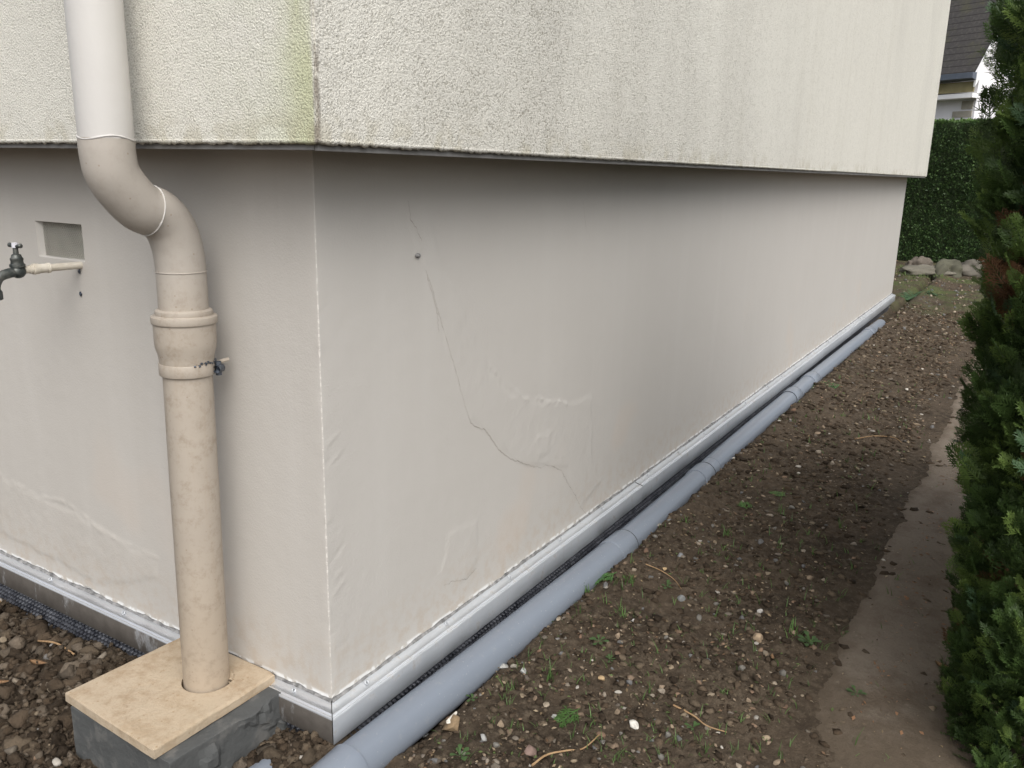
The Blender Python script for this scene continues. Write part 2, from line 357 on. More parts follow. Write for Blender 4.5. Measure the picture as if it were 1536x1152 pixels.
# ---- lower wall: one surface running round the corner
def seglist(pts, plane):
    o = []
    for p in pts:
        q = px(*p, plane, 0); o.append((q[0] if plane == 1 else q[1], q[2]))
    return np.array(o)
def dseg(S_, Z_, poly):
    best = np.full(S_.shape, 9.)
    for (a, b), (c, e) in zip(poly[:-1], poly[1:]):
        dx, dz = c-a, e-b; t = np.clip(((S_-a)*dx+(Z_-b)*dz)/(dx*dx+dz*dz+1e-12), 0, 1)
        best = np.minimum(best, np.hypot(S_-a-t*dx, Z_-b-t*dz))
    return best
def inside(S_, Z_, poly):
    c = np.zeros(S_.shape, bool); n = len(poly)
    for i in range(n):
        x1, y1 = poly[i]; x2, y2 = poly[(i+1) % n]
        if y1 == y2: continue
        k = ((y1 > Z_) != (y2 > Z_)) & (S_ < (x2-x1)*(Z_-y1)/(y2-y1)+x1); c ^= k
    return c
WX = lambda U, Z: (U+.030*(fbm(U, Z, 16, 4, .6, 151)-.5), Z+.030*(fbm(U, Z, 16, 4, .6, 152)-.5))
patches_r = [([(600, 300), (640, 300), (668, 400), (735, 550), (760, 585), (800, 602), (850, 600), (890, 590), (890, 700), (905, 720), (870, 765), (850, 705), (800, 700), (765, 690), (735, 655), (705, 632), (680, 560), (655, 470), (630, 390)], .0026),
             ([(670, 800), (715, 775), (718, 850), (690, 880), (660, 860)], .0019), ([(800, 650), (830, 640), (825, 680), (805, 690)], .0022)]
patches_l = [([(0, 712), (60, 745), (125, 772), (200, 820), (240, 838), (235, 870), (150, 880), (60, 830), (0, 800)], .0022)]
ridges_r = [([(735, 548), (748, 565), (757, 575), (772, 584), (786, 598), (800, 601), (808, 597), (822, 604), (835, 602), (850, 606)], .0038), ([(893, 500), (890, 600), (892, 640)], .0014), ([(660, 430), (690, 480), (700, 520)], .001)]
ridges_l = [([(0, 712), (60, 745), (95, 752), (125, 772), (150, 795), (190, 815), (238, 838)], .0025)]
vy0, vy1, vz0, vz1 = .766, .962, .921, 1.011
ys = np.unique(np.round(np.concatenate([np.arange(2.2, HY+.01, .4), np.arange(.012, 1.5, .0055), np.arange(1.5, 2.2, .02), [vy0, vy0+.0015, vy1, vy1-.012]]), 5))[::-1]
xs = np.unique(np.round(np.concatenate([np.arange(.012, 2.4, .0055), np.arange(2.4, 3.2, .01), np.arange(3.2, HX-.004, .035)]), 5))
arc = [(.0022-.0022*math.sin(t), .0022-.0022*math.cos(t)) for t in np.linspace(math.pi/2, 0, 6)]
per = [(0, yy) for yy in ys]+[(0, .006)]+arc+[(.006, 0)]+[(xx, 0) for xx in xs]+[(HX, 0), (HX, HY), (0, HY)]
nrm = [(-1, 0)]*(len(ys)+1)+[(-math.cos(t), -math.sin(t)) for t in np.linspace(0, math.pi/2, 6)]+[(0, -1)]*(1+len(xs))+[(0, 0)]*3
per = np.array(per); nrm = np.array(nrm)
zz = np.unique(np.round(np.concatenate([[0., .002, .004], np.arange(.008, ZS+.004, .006), [vz0, vz0+.0015, vz1, vz1-.0015, ZS+.005]]), 5))
P_, Z_ = np.meshgrid(np.arange(len(per)), zz, indexing='ij')
PX, PY = per[P_][..., 0], per[P_][..., 1]; SL = PX-PY
onr = PY < .002; onl = PX < .002
H = .0022*(fbm(SL, Z_, 1.3, 2, .5, 51)-.5)+.0007*(fbm(SL, Z_, 30, 3, .5, 52)-.5)
for pts, amp in patches_r:
    pl = seglist(pts, 1); U_, Q_ = WX(PX, Z_); ins = inside(U_, Q_, pl); dd = dseg(U_, Q_, np.vstack([pl, pl[:1]]))*(.25+1.1*fbm(PX, Z_, 5, 2, .5, 153))
    H += onr*(ins*sst(dd, 0, .012)*amp*(.40+.30*fbm(PX, Z_, 55, 3, .6, 53)))
for pts, amp in patches_l:
    pl = seglist(pts, 0); U_, Q_ = WX(PY, Z_); ins = inside(U_, Q_, pl); dd = dseg(U_, Q_, np.vstack([pl, pl[:1]]))*(.25+1.1*fbm(PY, Z_, 5, 2, .5, 154))
    H += onl*(ins*sst(dd, 0, .014)*amp*(.45+.45*fbm(PY, Z_, 50, 3, .65, 54)))
for pts, amp in ridges_r:
    H += onr*amp*np.exp(-(dseg(PX, Z_, seglist(pts, 1))/.0048)**2)*np.clip(2.6*fbm(PX, Z_, 60, 3, .6, 55)-.9, 0, 2)*.8
for pts, amp in ridges_l:
    H += onl*amp*np.exp(-(dseg(PY, Z_, seglist(pts, 0))/.0045)**2)*np.clip(2.4*fbm(PY, Z_, 60, 3, .6, 56)-.7, 0, 2)*.8
# trowel scratches beside the corner
for k in range(13):
    z0 = random.uniform(.03, .95); s0 = random.uniform(.0, .03); L = random.uniform(.008, .05)
    H += onr*.0011*random.choice((-.6, 1))*np.exp(-(dseg(PX, Z_, np.array([(s0, z0), (s0+L, z0+L*random.uniform(.2, .7))]))/.004)**2)
ca = np.exp(-(np.abs(SL)/.01)**2); H += ca*.004*(fbm(SL*0, Z_, 18, 4, .65, 57)-.6)
Zv = Z_.copy(); rg = (.003+.012*(fbm(SL, SL*0, 9, 4, .6, 58)-.38)+.006*(fbm(SL, SL*0, 40, 2, .5, 59)-.5)); Zv += rg*sst(Z_, .012, .0)
vent = onl & (PY > vy0+.001) & (PY < vy1-.001) & (Z_ > vz0+.001) & (Z_ < vz1-.001)
nn = nrm[P_]
VX = PX+nn[..., 0]*H; VY = PY+nn[..., 1]*H; VX = np.where(vent, .026, VX)
I = np.arange(P_.size).reshape(P_.shape); N_ = len(per)
F = np.stack([I[:, :-1], np.roll(I, -1, 0)[:, :-1], np.roll(I, -1, 0)[:, 1:], I[:, 1:]], -1).reshape(-1, 4)
link('lower_wall', npmesh('lower_wall', np.stack([VX, VY, Zv], -1).reshape(-1, 3), F), 'render', house, True)
box('foundation', (.014, .014, -.35), (HX-.014, HY-.014, -.0), 'substrate', house)
# dark open band of old mortar under the ragged render edge
V = []; F = []
for axis, L, st in ((0, HX, .02), (1, 3.2, .02)):
    n = int(L/st); o = len(V)
    for i in range(n+1):
        s = i*L/n; h = .010+.006*vn(np.array([s*22.]), np.array([axis*3.]), 5)[0]
        for (dn, z) in ((.0135, .012), (-.001-.004*vn(np.array([s*40.]), np.array([1.]), 6)[0], -.001-.003*vn(np.array([s*30.]), np.array([3.]), 6)[0]), (.001, -h), (.0135, -h-.006)):
            V.append((s, dn, z) if axis == 0 else (dn, s, z))
    for i in range(n):
        for j in range(3): q = [o+i*4+j, o+(i+1)*4+j, o+(i+1)*4+j+1, o+i*4+j+1]; F.append(q if axis else q[::-1])
link('mortar_band', npmesh('mortar_band', V, np.array(F)), 'mortar', house, True)
# cracks (hairline ribbons on the wall face)
def crack(pts, wd, plane=1, mat='crack', jit=.003, name='crack'):
    pl = seglist(pts, plane); out = [pl[0]]
    for a, b in zip(pl[:-1], pl[1:]):
        n = max(2, int(np.hypot(*(b-a))/.006))
        for k in range(1, n+1): out.append(a+(b-a)*k/n+(rng.normal(0, jit*.5, 2) if k < n else 0))
    out = np.array(out); t = np.gradient(out, axis=0); t /= np.linalg.norm(t, axis=1)[:, None]; nn = np.stack([-t[:, 1], t[:, 0]], -1)
    wv = wd*(.35+.9*rng.random(len(out))); wv[0] = wv[-1] = .0001
    a, b = out+nn*wv[:, None]/2, out-nn*wv[:, None]/2; V = []
    for q in np.vstack([a, b]): V.append((q[0], -.0052, q[1]) if plane == 1 else (-.0052, q[0], q[1]))
    n = len(out); F = [[i, i+1, n+i+1, n+i] for i in range(n-1)]
    bm = bmesh.new(); vs = [bm.verts.new(v) for v in V]
    for f in F: bm.faces.new([vs[i] for i in f])
    o = bm_obj(name, bm, mat, house)
    return o
wallobj = bpy.data.objects['lower_wall']
CR = [crack([(640, 410), (650, 440), (658, 470), (668, 505), (680, 545), (690, 580), (698, 610), (706, 632)], .0009, jit=.002), crack([(803, 700), (812, 702), (818, 697), (825, 698)], .0010),
      crack([(880, 772), (884, 778)], .0012), crack([(705, 632), (712, 640), (728, 645), (738, 660), (748, 675), (765, 688), (790, 697), (803, 700)], .0022),
      crack([(825, 698), (842, 705), (850, 722), (862, 742), (872, 762), (880, 772)], .0016),
      crack([(611, 300), (615, 330), (625, 345), (632, 362)], .0016), crack([(637, 405), (648, 440), (655, 465), (658, 500)], .0012),
      crack([(665, 878), (680, 872), (700, 868), (715, 852)], .0014), crack([(875, 300), (877, 325), (880, 350)], .0009)]
from mathutils.bvhtree import BVHTree
bv = BVHTree.FromPolygons([v.co.copy() for v in wallobj.data.vertices], [tuple(p.vertices) for p in wallobj.data.polygons])
for c in CR:                                        # lay each crack onto the uneven wall, 0.3 mm proud
    for v in c.data.vertices:
        h = bv.ray_cast(Vector((v.co.x, -.1, v.co.z)), Vector((0, 1, 0)), .3)
        if h[0]: v.co.y = h[0].y-.0004
# old plug and small holes
p = px(625, 383, 1, 0); bm = bmesh.new(); bmesh.ops.create_icosphere(bm, subdivisions=2, radius=.007)
for v in bm.verts: v.co = Vector((v.co.x*1.1, v.co.y*.8, v.co.z*.8))*random.uniform(.8, 1.2)+Vector((p[0], -.004, p[2]))
bm_obj('wall_plug', bm, 'mortar', house)
for (hx_, hy_) in ((120, 407), (122, 441)):
    p = px(hx_, hy_, 0, 0); bm = bmesh.new(); bmesh.ops.create_icosphere(bm, subdivisions=2, radius=.0045)
    for v in bm.verts: v.co = Vector((v.co.x*.7, v.co.y, v.co.z*1.3))*random.uniform(.7, 1.2)+Vector((-.002, p[1], p[2]))
    bm_obj('wall_plug', bm, 'clampdark', house)
# vent grille in its recess
arr = []; yy0, yy1, z0, z1 = vy0, vy1, vz0, vz1
for sgn in (1, -1):
    c = -.12
    while c < .32:
        pts = []
        for t in np.linspace(-.05, .25, 120):
            Yq = yy0+t; Zq = z0+sgn*(t-c) if sgn > 0 else z0-(t-c)
            if yy0 < Yq < yy1 and z0 < Zq < z1: pts.append((.017+.001*sgn, Yq, Zq))
        if len(pts) > 2: Vv, Ff, _ = tube_arr([pts[0], pts[-1]], .0011, 4, False); arr.append((Vv, Ff))
        c += .0085
multi('vent_grille', arr, 'grille', house)
# ---- upper storey
bm = bmesh.new(); box_bm(bm, (-A_, -B_, ZS), (HX+.12, HY, ZT), 0)
bmesh.ops.bevel(bm, geom=[e for e in bm.edges if abs(e.verts[0].co.z-e.verts[1].co.z) > .1 or e.verts[0].co.z < ZS+.01], offset=.0035, segments=2, affect='EDGES')
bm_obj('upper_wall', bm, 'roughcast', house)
# ragged roughcast lip that hangs a few millimetres over the drip profile
arr = []
for axis, L, off in ((0, 4.0, -B_), (1, 1.6, -A_)):
    n = int(L/.004); s = np.linspace(0, L, n)-(A_ if axis == 0 else B_)
    lo = ZS-.001-.004*vn(s*130, s*0+axis, 61)-.002*vn(s*300, s*0, 62); Vv = []
    for k in range(n):
        for (dn, z) in ((.002, ZS+.007), (-.0006, ZS+.005), (-.0002, ZS+.001), (.0025, lo[k]+.001), (.010, ZS+.002)):
            Vv.append((s[k], off+dn, z) if axis == 0 else (off+dn, s[k], z))
    Ff = [[k*5+j, (k+1)*5+j, (k+1)*5+j+1, k*5+j+1] for k in range(n-1) for j in range(4)]; arr.append((np.array(Vv), Ff))
multi('render_lip', arr, 'roughcast', house)
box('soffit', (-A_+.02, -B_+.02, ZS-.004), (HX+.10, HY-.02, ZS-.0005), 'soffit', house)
def drip(name, p0, p1):
    bm = bmesh.new(); box_bm(bm, p0, p1, .001); return bm_obj(name, bm, 'strip', house)
drip('drip_edge', (-A_+.012, -B_+.010, ZS-.013), (HX+.11, -B_+.0195, ZS-.0015)); drip('drip_edge', (-A_+.010, -B_+.020, ZS-.012), (-A_+.0195, HY-.03, ZS-.0015))
bm = bmesh.new()
vs = [bm.verts.new(v) for v in ((-.5, -.5, ZT), (HX+.5, -.5, ZT), (HX+.5, HY+.4, ZT), (-.5, HY+.4, ZT), (3.6, 4.2, ZT+2.6), (HX-3.6, 4.8, ZT+2.6))]
for f in ((0, 1, 5, 4), (1, 2, 5), (2, 3, 4, 5), (3, 0, 4), (3, 2, 1, 0)): bm.faces.new([vs[i] for i in f])
for v in bm.verts:
    if v.co.z < ZT+.1: v.co.x = min(max(v.co.x, -A_-.03), HX+.15); v.co.y = min(max(v.co.y, -B_-.03), HY+.03)
bm_obj('roof', bm, 'roofslate', house)

# ================================================================ aluminium start trims with nails
def profile_trim(name, axis, s0, s1, label, zoff=0., miter=False, mat='alu'):
    prof = [(.0125, -.004), (-.004, -.0055), (-.0085, -.0075), (-.0245, -.0125), (-.0255, -.0105), (-.0275, -.0105), (-.0285, -.0135), (-.032, -.0142), (-.0335, -.0125), (-.036, -.0135), (-.0365, -.018), (-.0365, -.0765), (-.034, -.0785), (-.030, -.0775), (-.0345, -.020)]
    n = max(4, int((s1-s0)/.05)); V = []
    for i in range(n+1):
        s = s0+(s1-s0)*i/n; wv = .0012*(vn(np.array([s*3.]), np.array([axis*5.]), 71)[0]-.5)
        for (dn, z) in prof:
            ss = s+(dn if miter and i == 0 else 0)
            q = (ss, dn+wv, z+zoff+wv) if axis == 0 else (dn+wv, ss, z+zoff+wv); V.append(q)
    k = len(prof); F = []
    for i in range(n):
        for j in range(k-1): q = [i*k+j, (i+1)*k+j, (i+1)*k+j+1, i*k+j+1]; F.append(q if axis else q[::-1])
    root = empty('metal_trim', (s0, -.03, -.04) if axis == 0 else (-.03, s0, -.04), label, 'metal trim', 'aluminium trims along the foot of the house wall')
    link('profile', npmesh('profile', V, np.array(F)), mat, root)
    s = s0+.10
    while s < s1-.03:                                # hammered nails through the upper flange, one sub-part each
        c = np.array([s, -.012, -.006+zoff]) if axis == 0 else np.array([-.012, s, -.006+zoff])
        th = np.linspace(0, 2*math.pi, 10); e = np.array([1., 0, 0]) if axis == 0 else np.array([0, 1., 0]); nn = np.array([0, -.75, .66]) if axis == 0 else np.array([-.75, 0, .66])
        up = np.cross(e, nn); ring = [c+.0048*(math.cos(t)*e+math.sin(t)*up)+nn*.004 for t in th]
        Vv, Ff, _ = tube_arr(ring, .0016, 5, False); V2, F2, _ = tube_arr([c-nn*.004, c+nn*.003], .0022, 6, False)
        multi('nail', [(Vv, Ff), (V2, F2)], 'alu', root, True); s += .31+.03*random.random()
    return root
profile_trim('metal_trim', 0, -.0005, 1.677, 'bright aluminium trim on the long wall, nearest length, starting at the house corner', miter=True)
profile_trim('metal_trim', 0, 1.680, 3.440, 'aluminium trim on the long wall, second length from the house corner', .0015)
profile_trim('metal_trim', 0, 3.443, 6.60, 'aluminium trim on the long wall, third length from the house corner', .0)
profile_trim('metal_trim', 0, 6.603, HX, 'aluminium trim on the long wall, farthest length, ending at the far wall end', .001)
profile_trim('metal_trim', 1, .0035, 3.2, 'dark faced metal trim under the side wall, running behind the downpipe and its pier', miter=True, mat='alu_dark_face')

# ================================================================ dimpled membranes
def membrane(axis, s0, s1, top, label, off, fine_to):
    """sheet with round studs: studs modelled where near, one mesh"""
    pitch = .0155; V = []; F = []
    rows = 6
    smp = []; s = s0
    st = .0026
    S1 = np.concatenate([np.arange(s0, min(s1, fine_to), st), np.arange(max(s0, fine_to), s1, .1), [s1]]) if s1 > fine_to else np.arange(s0, s1, st)
    T = np.arange(0, .125, .0026)
    SS, TT = np.meshgrid(S1, T, indexing='ij')
    row = np.round(TT/pitch); cs = (SS/pitch-.5*(row % 2)); ds = (cs-np.round(cs))*pitch; dt = TT-row*pitch
    stud = 1-sst(np.hypot(ds, dt), .0032, .0062); stud = stud*(SS < fine_to)
    wob = .005*(fbm(SS, TT*0, 2.2, 2, .5, 81)-.5)
    D = -(off+.0085*stud)+wob
    Zt = top-TT+.006*(fbm(SS, SS*0, 3, 3, .5, 82)-.5)
    Vv = np.stack([SS, D, Zt], -1) if axis == 0 else np.stack([D, SS, Zt], -1); I = np.arange(SS.size).reshape(SS.shape)
    F = np.stack([I[:-1, :-1], I[:-1, 1:], I[1:, 1:], I[1:, :-1]], -1).reshape(-1, 4)
    o = link('drainage_membrane', npmesh('drainage_membrane', Vv.reshape(-1, 3), F), 'membrane', None, True)
    return tag(o, label, 'membrane', 'black dimpled membranes against the foundation')
membrane(0, .0, HX-.3, -.068, 'black dimpled plastic membrane between the long wall trim and the grey pipe', .022, 4.2)
membrane(1, .02, 2.2, -.075, 'black dimpled plastic membrane half buried below the side wall', .020, 1.7)

# ================================================================ grey drain pipe
PR = .05
def gp(X):
    return np.interp(X, [-.3, 0, .5, 1.4, 2.2, 3., 4.3, 5.5, 7.2], [-.088, -.093, -.102, -.108, -.105, -.100, -.099, -.104, -.118]), np.interp(X, [-.3, 0, 1.4, 2.2, 3, 4.3, 5.5, 7.2], [-.101, -.102, -.115, -.110, -.105, -.104, -.106, -.116])
drain = empty('drain_pipe', (0, -.1, -.1), 'long grey plastic drain pipe lying half buried along the foot of the long wall', 'drain pipe')
def pseg(name, a, b, r0, r1=None, cap=True):
    n = max(2, int((b-a)/.15)+1); X = np.linspace(a, b, n); Yp, Zp = gp(X)
    return tube(name, np.stack([X, Yp, Zp], -1), np.linspace(r0, r1 or r0, n), 'pvc', drain, 48, cap)
def coupling(name, X0, X1, r):
    Xs = [X0, X0+.002, X0+.004, X1-.004, X1-.002, X1]; rs = [r-.002, r-.0005, r, r, r-.0005, r-.002]; Yp, Zp = gp(np.array(Xs))
    return tube(name, np.stack([Xs, Yp, Zp], -1), rs, 'pvc', drain, 48)
pseg('pipe_section', -.052, 1.36, PR); pseg('pipe_section', 1.365, 2.30, PR*.95); pseg('pipe_section', 2.30, 3.78, PR*.97); pseg('pipe_section', 3.78, 6.3, PR*.95); pseg('pipe_section', 6.3, 6.95, PR*.97)
coupling('coupling', 1.24, 1.362, PR+.003); coupling('coupling', 2.10, 2.215, PR+.002); coupling('coupling', 3.70, 3.83, PR+.003); coupling('coupling', 4.18, 4.32, PR+.003); coupling('coupling', 6.28, 6.42, PR+.003)
for X_ in (1.3635, 2.2165, 3.8315, 3.699, 4.322, 6.422):
    Yp, Zp = gp(np.array([X_])); th = np.linspace(0, 2*math.pi, 49)
    tube('joint_gap', [(X_, Yp[0]+(PR+.0012)*math.cos(t), Zp[0]+(PR+.0012)*math.sin(t)) for t in th], .0012, 'dark', drain, 6, False)
# collar at the near end, turning a little towards the pier
tube('end_collar', catmull([(-.048, -.0925, -.102), (-.06, -.0925, -.102), (-.11, -.089, -.107), (-.19, -.082, -.118)], 5), np.linspace(PR+.0045, PR+.002, 16), 'pvc', drain, 48)
stub = tube('pipe_stub', catmull([(-.13, .075, -.135), (-.20, .06, -.130), (-.32, .03, -.15)], 5), .036, 'pvc', None, 40)
tag(stub, 'short grey pipe end poking out of the soil in front of the pier', 'pipe end')

# ================================================================ pier and cover slab
bm = bmesh.new(); box_bm(bm, (-.325, .130, -.30), (-.004, .468, -.014), .003)
bmesh.ops.subdivide_edges(bm, edges=bm.edges[:], cuts=7, use_grid_fill=True)
bmesh.ops.subdivide_edges(bm, edges=bm.edges[:], cuts=2, use_grid_fill=True)
for v in bm.verts:
    n = vn(np.array([v.co.x*18+v.co.z*7]), np.array([v.co.z*22+v.co.y*9]), 91)[0]-.5
    if v.co.y < .16:                                  # torn mortar face towards the corner
        q = fbm(np.array([v.co.x]), np.array([v.co.z]), 9, 4, .6, 93)[0]; lip = float(sst(np.array([q+.6*(v.co.x+.16)-1.2*(v.co.z+.10)]), .50, .56)[0])
        v.co.y += -.010*lip+.008*(fbm(np.array([v.co.x]), np.array([v.co.z]), 30, 3, .6, 94)[0]-.5)*lip
    v.co.z += .004*n*(v.co.z > -.05); v.co.x += .003*n
    v.co.z += (v.co.z > -.03)*.009*min(1, -v.co.x/.33)
tag(bm_obj('drain_pier', bm, 'cement', None, False), 'dark grey cement block holding the tan slab at the foot of the downpipe', 'pier')
# slab with round pipe hole and chamfered back corner
slab = empty('cover_slab', (-.17, .31, .0), 'square tan stone slab lying on the grey block with the downpipe passing through it', 'stone slab')
outer = [(-.318, .490), (-.333, .163), (-.010, .172), (-.006, .190), (-.006, .300), (-.006, .485)]
PFX, PFY = -.112, .280
def slab_mesh():
    hole = [(PFX+.0575*math.cos(t)+.003, PFY+.056*math.sin(t)-.001) for t in np.linspace(0, 2*math.pi, 40, endpoint=False)]
    # resample the outline so both rings have the same count, by angle round the hole
    O = []; segs = [(np.array(outer[i]), np.array(outer[(i+1) % len(outer)])) for i in range(len(outer))]
    angs = sorted(set([math.atan2(h[1]-PFY, h[0]-PFX) for h in hole]+[math.atan2(o[1]-PFY, o[0]-PFX) for o in outer]))
    ring_o, ring_h = [], []
    for a in angs:
        dx, dy = math.cos(a), math.sin(a); best = None
        for p, q in segs:
            ex, ey = q-p; det = -dx*ey+dy*ex
            if abs(det) < 1e-9: continue
            wx, wy = p[0]-PFX, p[1]-PFY; t = (-wx*ey+wy*ex)/det; u = (dx*wy-dy*wx)/det
            if t > 0 and -1e-6 <= u <= 1+1e-6 and (best is None or t < best): best = t
        ring_o.append((PFX+dx*best, PFY+dy*best)); ring_h.append((PFX+.003+.0575*dx, PFY-.001+.056*dy))
    bm = bmesh.new(); zt, zb = .010, -.012
    n = len(angs); K = 10; rings = []
    for k in range(K+1):
        t = k/K; rr = []
        for i in range(n):
            x_ = ring_h[i][0]*(1-t)+ring_o[i][0]*t; y_ = ring_h[i][1]*(1-t)+ring_o[i][1]*t
            e = .0015 if k == K else 0
            rr.append(bm.verts.new((x_, y_, zt-e+.0012*(vn(np.array([x_*30]), np.array([y_*30]), 97)[0]-.5))))
        rings.append(rr)
    ex = []
    for i in range(n):
        x_, y_ = ring_o[i]; dx, dy = x_-PFX, y_-PFY; L = math.hypot(dx, dy); j = .0012*(1+vn(np.array([x_*60.]), np.array([y_*60.]), 98)[0])
        ex.append((x_+dx/L*j, y_+dy/L*j))
    low = [bm.verts.new((a, b, zt-.004)) for a, b in ex]; bot = [bm.verts.new((a-.001, b, zb)) for a, b in ex]; hb = [bm.verts.new((a, b, zb)) for a, b in ring_h]
    rings = [hb]+rings+[low, bot, hb]
    for A, B in zip(rings[:-1], rings[1:]):
        for i in range(n): bm.faces.new((A[i], B[i], B[(i+1) % n], A[(i+1) % n]))
    for v in bm.verts: v.co.z += -.010*v.co.x/.33
    bmesh.ops.recalc_face_normals(bm, faces=bm.faces[:]); return bm
bm_obj('stone_plate', slab_mesh(), 'slab', slab)
arr = []
for t0, t1 in ((5.2, 6.2), (.0, .5)):
    P = [(PFX+.055*math.cos(t), PFY+.054*math.sin(t), .0095) for t in np.linspace(t0, t1, 12)]; P = [(q[0], q[1], q[2]-.010*q[0]/.33) for q in P]; Vv, Ff, _ = tube_arr(P, .005+.002*rng.random(12), 7, False); arr.append((Vv, Ff))
multi('mortar_fillet', arr, 'slab', slab, True)

# ================================================================ downpipe
dp = empty('downpipe', (PFX, PFY, .0), 'round beige downpipe with an S bend and socket standing through the tan slab', 'downpipe')
UX = -.236
tube('upper_pipe', [(UX, .28, 1.198), (UX, .28, 1.6), (UX, .28, 3.8)], .0475, 'pipe_up', dp, 64)
th = np.linspace(0, 2*math.pi, 60); ring = [(UX+.0478*math.cos(t), .28+.0478*math.sin(t), 1.199+.0035*math.sin(3*t+1)) for t in th]
tube('seam_bead', ring, .0012+.0010*rng.random(60), 'pipe_up', dp, 7, False)
el = catmull([(UX, .28, 1.198), (UX, .28, 1.17), (-.230, .28, 1.136), (-.209, .28, 1.104), (-.178, .28, 1.074), (-.145, .28, 1.062), (-.119, .28, 1.038), (-.1045, .28, 1.003), (-.099, .28, .965), (-.098, .28, .93), (-.0985, .28, .865)], 6)
k1 = 28
tube('upper_elbow', el[:k1], .0482, 'pipe_low', dp, 64, False); tube('lower_elbow', el[k1-1:], .0488, 'pipe_low', dp, 64, False)
Pq, Tq, Uq, Wq = frames(el)
ring = [Pq[k1-1]+.0488*(math.cos(t)*Uq[k1-1]+math.sin(t)*Wq[k1-1]) for t in th]; tube('seam_bead', ring, .0010+.0008*rng.random(60), 'pipe_up', dp, 7, False)
ring = [(-.098+.0492*math.cos(t), .28+.0492*math.sin(t), .945) for t in th]; tube('seam_bead', ring, .0012, 'pipe_low', dp, 6, False)
def lean(z): return PFX+(-.0985-PFX)*(z/.87)
def lathe(name, prof, mat, parent, n=64):
    return tube(name, [(lean(z), .28, z) for z, r in prof], [r for z, r in prof], mat, parent, n, False)
lathe('socket', [(.868, .047), (.869, .0515), (.866, .0555), (.861, .0565), (.857, .0555), (.8555, .0570), (.8555, .0625), (.854, .0645), (.851, .0650), (.842, .0650), (.8395, .0640), (.838, .0615), (.800, .0610), (.790, .0600), (.775, .0560), (.765, .0545), (.735, .0530), (.730, .0515), (.728, .0490)], 'pipe_low', dp)
clamp = lathe('clamp_band', [(.7565, .0525), (.757, .0550), (.7555, .0557), (.7335, .0557), (.732, .0550), (.7318, .0520)], 'pipe_low', dp)
cy = lean(.745)
# worn bolt lug on the wall side of the clamp, and its rod into the wall
d_ = np.array([.64, -.77]); c0 = np.array([cy, .28])+d_*.0625
arr = [tube_arr([(c0[0]-.012, c0[1]-.008, .7425), (c0[0]+.006, c0[1]+.0, .7425), (c0[0]+.012, c0[1]+.003, .742)], [.0085, .010, .006], 8)[:2], tube_arr([(c0[0], c0[1], .728), (c0[0], c0[1], .757)], .0065, 8)[:2]]
multi('clamp_bolt', arr, 'clampdark', clamp, True)
tube('wall_fixing', [(cy+.052, .248, .750), (cy+.078, .246, .753)], .0045, 'pipe_low', clamp, 8)
arr = []
for k in range(15):
    t = R(-150+k*7.5+random.uniform(-3, 3)); rr = .0560; q = np.array([cy+rr*math.cos(t), .28+rr*math.sin(t), .7575+random.uniform(-.003, .004)])
    if k > 4: arr.append(tube_arr([q, q+np.array([.004*math.sin(-t), .004*math.cos(t), .001])], .0016+.002*random.random(), 6)[:2])
multi('paint_chip', arr, 'clampdark', clamp)
tube('lower_pipe', [(PFX, .28, -.05), (lean(.3), .28, .3), (lean(.5), .28, .5), (lean(.8), .28, .8)], [.0500, .0500, .0502, .0492], 'pipe_low', dp, 64)

# ================================================================ garden tap
tap = empty('garden_tap', (0, .785, .912), 'tarnished dark tap on a cream painted pipe sticking out below the wall vent', 'tap')
def at(d_, dz=0, dy=0): return (-d_, .785+dy, .912+dz)
tube('supply_pipe', [at(-.03), at(0), at(.15)], .0088, 'tappaint', tap, 24)
tube('pipe_fitting', [at(.078), at(.079), at(.083), at(.084), at(.105), at(.106), at(.114), at(.118), at(.119), at(.126)], [.0090, .0122, .0122, .0108, .0108, .0125, .0130, .0125, .0105, .0100], 'tappaint', tap, 24)
bm = bmesh.new(); bmesh.ops.create_icosphere(bm, subdivisions=3, radius=.0155)
for v in bm.verts: v.co = Vector((v.co.x*1.1, v.co.y, v.co.z*1.05))+Vector(at(.152, -.002))
body = bm_obj('tap_body', bm, 'brass', tap, True)
tube('spout', catmull([at(.155, -.003), at(.175, -.005), at(.195, -.012), at(.205, -.028), at(.207, -.045)], 6), np.linspace(.0115, .010, 25), 'brass', tap, 24)
tube('spout_nozzle', [at(.207, -.040), at(.207, -.044), at(.207, -.060), at(.207, -.062)], [.0115, .0135, .0135, .011], 'brass', tap, 24)
prof = [(.008, .0165), (.014, .0165), (.016, .0135), (.022, .0130), (.024, .0140), (.028, .0138), (.030, .0115), (.036, .0100), (.038, .0060), (.052, .0055)]
tube('bonnet', [at(.152, z) for z, r in prof], [r for z, r in prof], 'brass', tap, 24)
hnd = tube('tap_handle', [at(.152, .056, -.024), at(.152, .057, -.022), at(.152, .055, -.008), at(.152, .055, .008), at(.152, .057, .022), at(.152, .056, .024)], [.0035, .0055, .0040, .0040, .0055, .0035], 'brass', tap, 16)
hc = at(.152, .058); tube('handle_cap', [(hc[0], hc[1], hc[2]-.006), (hc[0], hc[1], hc[2]+.004), (hc[0], hc[1], hc[2]+.005)], [.0075, .0070, .0045], 'tapcap', hnd, 20)

